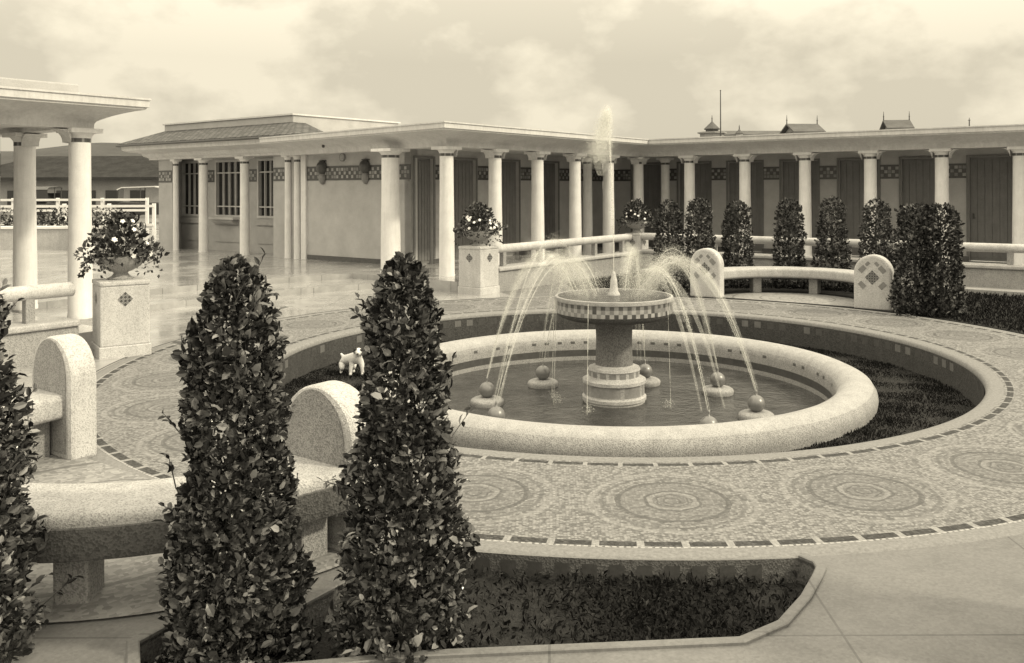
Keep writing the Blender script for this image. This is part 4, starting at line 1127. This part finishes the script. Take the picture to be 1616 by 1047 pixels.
# barn with a dark roof and hill behind
bx0, bx1, bY = px(-60, 62), px(262, 62), 62
t = thing('barn', 'long low barn under a big dark roof beyond the parked cars', 'barn', ((bx0+bx1)/2, bY, 0))
mb = MB(); mb.box(((bx0+bx1)/2, bY+4, -.02), (bx1-bx0, 0, 0), (0, 8, 0), (0, 0, 2.75)); mb.build('wall', 'barnwall', t)
ze, zr = 2.6, 4.25
mb = MB(); A = [(bx0-.6, bY-.7, ze), (bx1+.6, bY-.7, ze), (bx1+.6, bY+8.7, ze), (bx0-.6, bY+8.7, ze), (bx0+3, bY+4, zr), (bx1-3.5, bY+4, zr)]
A += [(p[0], p[1], p[2]+.22) for p in A]
mb.add(A, [(1, 0, 4, 5), (2, 1, 5), (3, 2, 5, 4), (0, 3, 4), (6, 7, 11, 10), (7, 8, 11), (8, 9, 10, 11), (9, 6, 10), (0, 1, 7, 6), (1, 2, 8, 7), (2, 3, 9, 8), (3, 0, 6, 9)])
mb.build('roof', 'thatch', t)
for i in range(7):
    X = bx0+2+(bx1-bx0-4)*i/6; mb = MB(); mb.box((X, bY-.03, .9), (1.0, 0, 0), (0, .1, 0), (0, 0, 1.0)); mb.build('window', 'glass', t)
hx = np.linspace(-170, 200, 60); hy = np.linspace(120, 260, 24); mb = MB(); vs = []; rgk = random.Random(8)
for j, Y in enumerate(hy):
    for i, X in enumerate(hx):
        e_ = math.sin(PI*min(1, j/23))**.7
        h = (8.3+3.2*math.exp(-((X+95)/40)**2)+.8*math.sin(X*.07)+.5*math.sin(X*.21+1)+rgk.uniform(-.25, .25))*e_
        if X > -40: h *= max(.25, 1-(X+40)/60)
        vs.append((X, Y, h-.3))
mb.add(vs, [(j*60+i, j*60+i+1, (j+1)*60+i+1, (j+1)*60+i) for j in range(23) for i in range(59)])
structure(mb.build('hill', 'hill', smooth=True))
# villas behind the right colonnade
def finial(parent, x, y, z, h=.5):
    mb = MB(); mb.tube([(x, y, z-.1), (x, y, z+h*.5), (x, y, z+h)], [.05, .035, .012], 6); mb.lathe([(0, z+h*.35), (.08, z+h*.42), (0, z+h*.5)], (x, y, 0), 8); mb.build('finial', 'metal', parent)
def villa(label, x, y, w, dp, zeave, zridge, rz, finials=True):
    t = thing('villa', label, 'villa', (x, y, 0), 'rooftops behind the right colonnade')
    c, s = math.cos(rz), math.sin(rz); ex, ey = np.array((c, s, 0)), np.array((-s, c, 0)); o = np.array((x, y, 0))
    mb = MB(); mb.box(o, ex*w, ey*dp, (0, 0, zeave)); mb.build('wall', 'barnwall', t)
    mb = MB(); q = lambda a, b, z: o+ex*a+ey*b+np.array((0, 0, z))
    W2, D2 = w/2+.35, dp/2+.35
    A = [q(-W2, -D2, zeave-.15), q(W2, -D2, zeave-.15), q(W2, D2, zeave-.15), q(-W2, D2, zeave-.15), q(-W2, 0, zridge), q(W2, 0, zridge)]
    B = [p+np.array((0, 0, .12)) for p in A]
    mb.add(A+B, [(1, 0, 4, 5), (3, 2, 5, 4), (6, 7, 11, 10), (8, 9, 10, 11), (0, 1, 7, 6), (2, 3, 9, 8), (0, 6, 10, 4), (4, 10, 9, 3), (1, 5, 11, 7), (5, 2, 8, 11)])
    mb.build('roof', 'hazed_roof', t)
    for sx in (-1, 1):
        mb = MB(); mb.add([q(sx*w/2, -dp/2, zeave-.05), q(sx*w/2, dp/2, zeave-.05), q(sx*w/2, 0, zridge-.05)], [(0, 1, 2)]); mb.build('gable', 'barnwall', t)
    for sx in (-1, 1):
        for z in (1.2, 3.8):
            mb = MB(); p = q(sx*w*.25, -dp/2-.02, z); mb.box(p, ex*.9, ey*.08, (0, 0, 1.4)); mb.build('window', 'glass', t)
    if finials:
        for sx in (-1, 1): p = q(sx*(W2-.05), 0, 0); finial(t, p[0], p[1], zridge+.1, .7)
    return t
Y = 70
villa('distant villa roof with two finials above the middle of the right colonnade', px(1266, Y), Y, 1.9, 2.4, pz(1266, 209, Y), pz(1266, 198, Y), R(6))
villa('distant villa roof with a steep gable above the right end of the colonnade', px(1415, Y), Y, 1.35, 2.0, pz(1415, 203, Y), pz(1415, 192, Y), R(-8))
villa('long low distant roof right of the turret', px(1175, 74), 74, 5.6, 3, pz(1175, 214, 74), pz(1175, 209, 74), R(3), False)
t = thing('turret', 'distant turret with a pointed roof and finial next to the mast', 'turret', (px(1124, 69), 69, 0))
X = px(1124, 69); z0 = pz(1124, 211, 69); z1 = pz(1124, 204.5, 69); z2 = pz(1124, 191, 69)
mb = MB(); mb.lathe([(.95, 0), (.95, z0)], (X, 69, 0), 8); mb.build('wall', 'barnwall', t)
mb = MB(); mb.lathe([(.5, z0-.1), (.5, z1-.03)], (X, 69, 0), 8); mb.build('lantern', 'metal', t)
mb = MB(); mb.lathe([(.62, z1-.02), (.64, z1+.04), (.38, z1+.28), (.16, z2-.18), (0, z2)], (X, 69, 0), 8); mb.build('roof', 'hazed_roof', t); finial(t, X, 69, z2, .45)
mb = MB(); mb.lathe([(1.15, z0), (1.15, z0+.1), (.5, z0+.12)], (X, 69, 0), 8); mb.build('cornice', 'barnwall', t)
t = thing('spire', 'tiny pointed roof spire just right of the mast', 'spire', (px(1167, 72), 72, 0))
X = px(1167, 72); z0 = pz(1167, 211, 72); z1 = pz(1167, 203, 72)
mb = MB(); mb.lathe([(.3, 0), (.3, z0)], (X, 72, 0), 8); mb.build('shaft', 'barnwall', t)
mb = MB(); mb.lathe([(.36, z0), (.12, z0+.25), (0, z1)], (X, 72, 0), 8); mb.build('roof', 'hazed_roof', t); finial(t, X, 72, z1, .3)
X = px(1137.5, 58); zt = pz(1137, 144, 58)
t = thing('mast', 'thin tall flag mast rising behind the right colonnade', 'mast', (X, 58, 0))
mb = MB(); mb.tube([(X, 58, 0), (X, 58, 4), (X, 58, zt)], [.07, .05, .03], 8); mb.build('pole', 'metal', t)
mb = MB(); mb.lathe([(0, zt-.02), (.06, zt+.03), (0, zt+.09)], (X, 58, 0), 10); mb.build('truck', 'metal', t)
X = px(1530, 66)
t = thing('rooftop_finial', 'tiny ridge ornament poking above the right end of the cornice', 'finial', (X, 66, 0))
mb = MB(); mb.tube([(X, 66, 0), (X, 66, pz(1530, 192, 66)), (X, 66, pz(1530, 186, 66))], [.08, .04, .015], 6); mb.build('rod', 'metal', t)
mb = MB(); mb.lathe([(0, pz(1530, 191, 66)), (.12, pz(1530, 190, 66)), (0, pz(1530, 188.5, 66))], (X, 66, 0), 8); mb.build('knob', 'metal', t)

# ================================================================== DOG
def dog(label, loc):
    t = thing('dog', label, 'dog', loc)
    V_ = [((-.10, .20, .175), .062), ((-.03, .14, .20), .062), ((.04, .07, .215), .07), ((.075, .03, .265), .05), ((.095, -.005, .315), .052), ((.10, -.045, .318), .045), ((.105, -.085, .298), .030), ((.107, -.105, .293), .022),
          ((.0, .05, .165), .036), ((-.01, .035, .10), .024), ((-.012, .03, .035), .020), ((-.012, .008, .014), .022),
          ((.12, .05, .165), .036), ((.13, .03, .10), .024), ((.135, .025, .035), .020), ((.135, .003, .014), .022),
          ((-.15, .17, .13), .046), ((-.13, .10, .085), .032), ((-.155, .155, .05), .018), ((-.14, .11, .014), .021),
          ((-.03, .23, .12), .044), ((.0, .17, .085), .03), ((-.02, .215, .05), .018), ((-.005, .17, .014), .02),
          ((-.15, .25, .20), .02), ((-.19, .28, .235), .012)]
    E_ = [(0, 1), (1, 2), (2, 3), (3, 4), (4, 5), (5, 6), (6, 7), (2, 8), (8, 9), (9, 10), (10, 11), (2, 12), (12, 13), (13, 14), (14, 15), (0, 16), (16, 17), (17, 18), (18, 19), (0, 20), (20, 21), (21, 22), (22, 23), (0, 24), (24, 25)]
    me = bpy.data.meshes.new('body'); me.from_pydata([v for v, r in V_], E_, []); me.materials.append(M['fur_white'])
    o = bpy.data.objects.new('body', me); COL.objects.link(o); o.parent = t
    sk = o.modifiers.new('skin', 'SKIN'); sk.use_smooth_shade = True
    for i, (v, r) in enumerate(V_): d_ = me.skin_vertices[0].data[i]; d_.radius = (r, r); d_.use_root = (i == 0)
    ss = o.modifiers.new('sub', 'SUBSURF'); ss.levels = 2; ss.render_levels = 2
    L = np.array(loc)
    def blob(name, c, r, mat, par, k=(1, 1, 1)):
        mb = MB(); n = 14; rows = 9; vs = []
        for i in range(rows+1):
            f = PI*i/rows
            for j in range(n): w = TAU*j/n; vs.append(L+np.array(c)+np.array((r*k[0]*math.sin(f)*math.cos(w), r*k[1]*math.sin(f)*math.sin(w), r*k[2]*math.cos(f))))
        mb.add(vs, [(i*n+j, (i+1)*n+j, (i+1)*n+(j+1) % n, i*n+(j+1) % n) for i in range(rows) for j in range(n)]); return mb.build(name, mat, par, smooth=True)
    blob('ear', (.045, .0, .315), .03, 'fur_dark', t, (.55, .7, 1.25)); blob('ear', (.148, -.005, .315), .03, 'fur_dark', t, (.55, .7, 1.25))
    blob('eye_patch', (.072, -.052, .335), .020, 'fur_dark', t, (1, .6, 1)); blob('eye_patch', (.132, -.052, .332), .018, 'fur_dark', t, (1, .6, 1))
    blob('nose', (.107, -.128, .300), .012, 'fur_dark', t, (1.2, .8, .8)); blob('eye', (.078, -.068, .338), .007, 'carblack', t); blob('eye', (.126, -.068, .336), .007, 'carblack', t)
    blob('mouth', (.107, -.105, .272), .014, 'fur_dark', t, (1, .9, .25))
    return t
dog('small white dog with dark ears standing on the sunken grass beside the tall shrub', (-2.38, 10.62, LZ))

for o in bpy.data.objects:
    if '_o' in o: del o['_o']
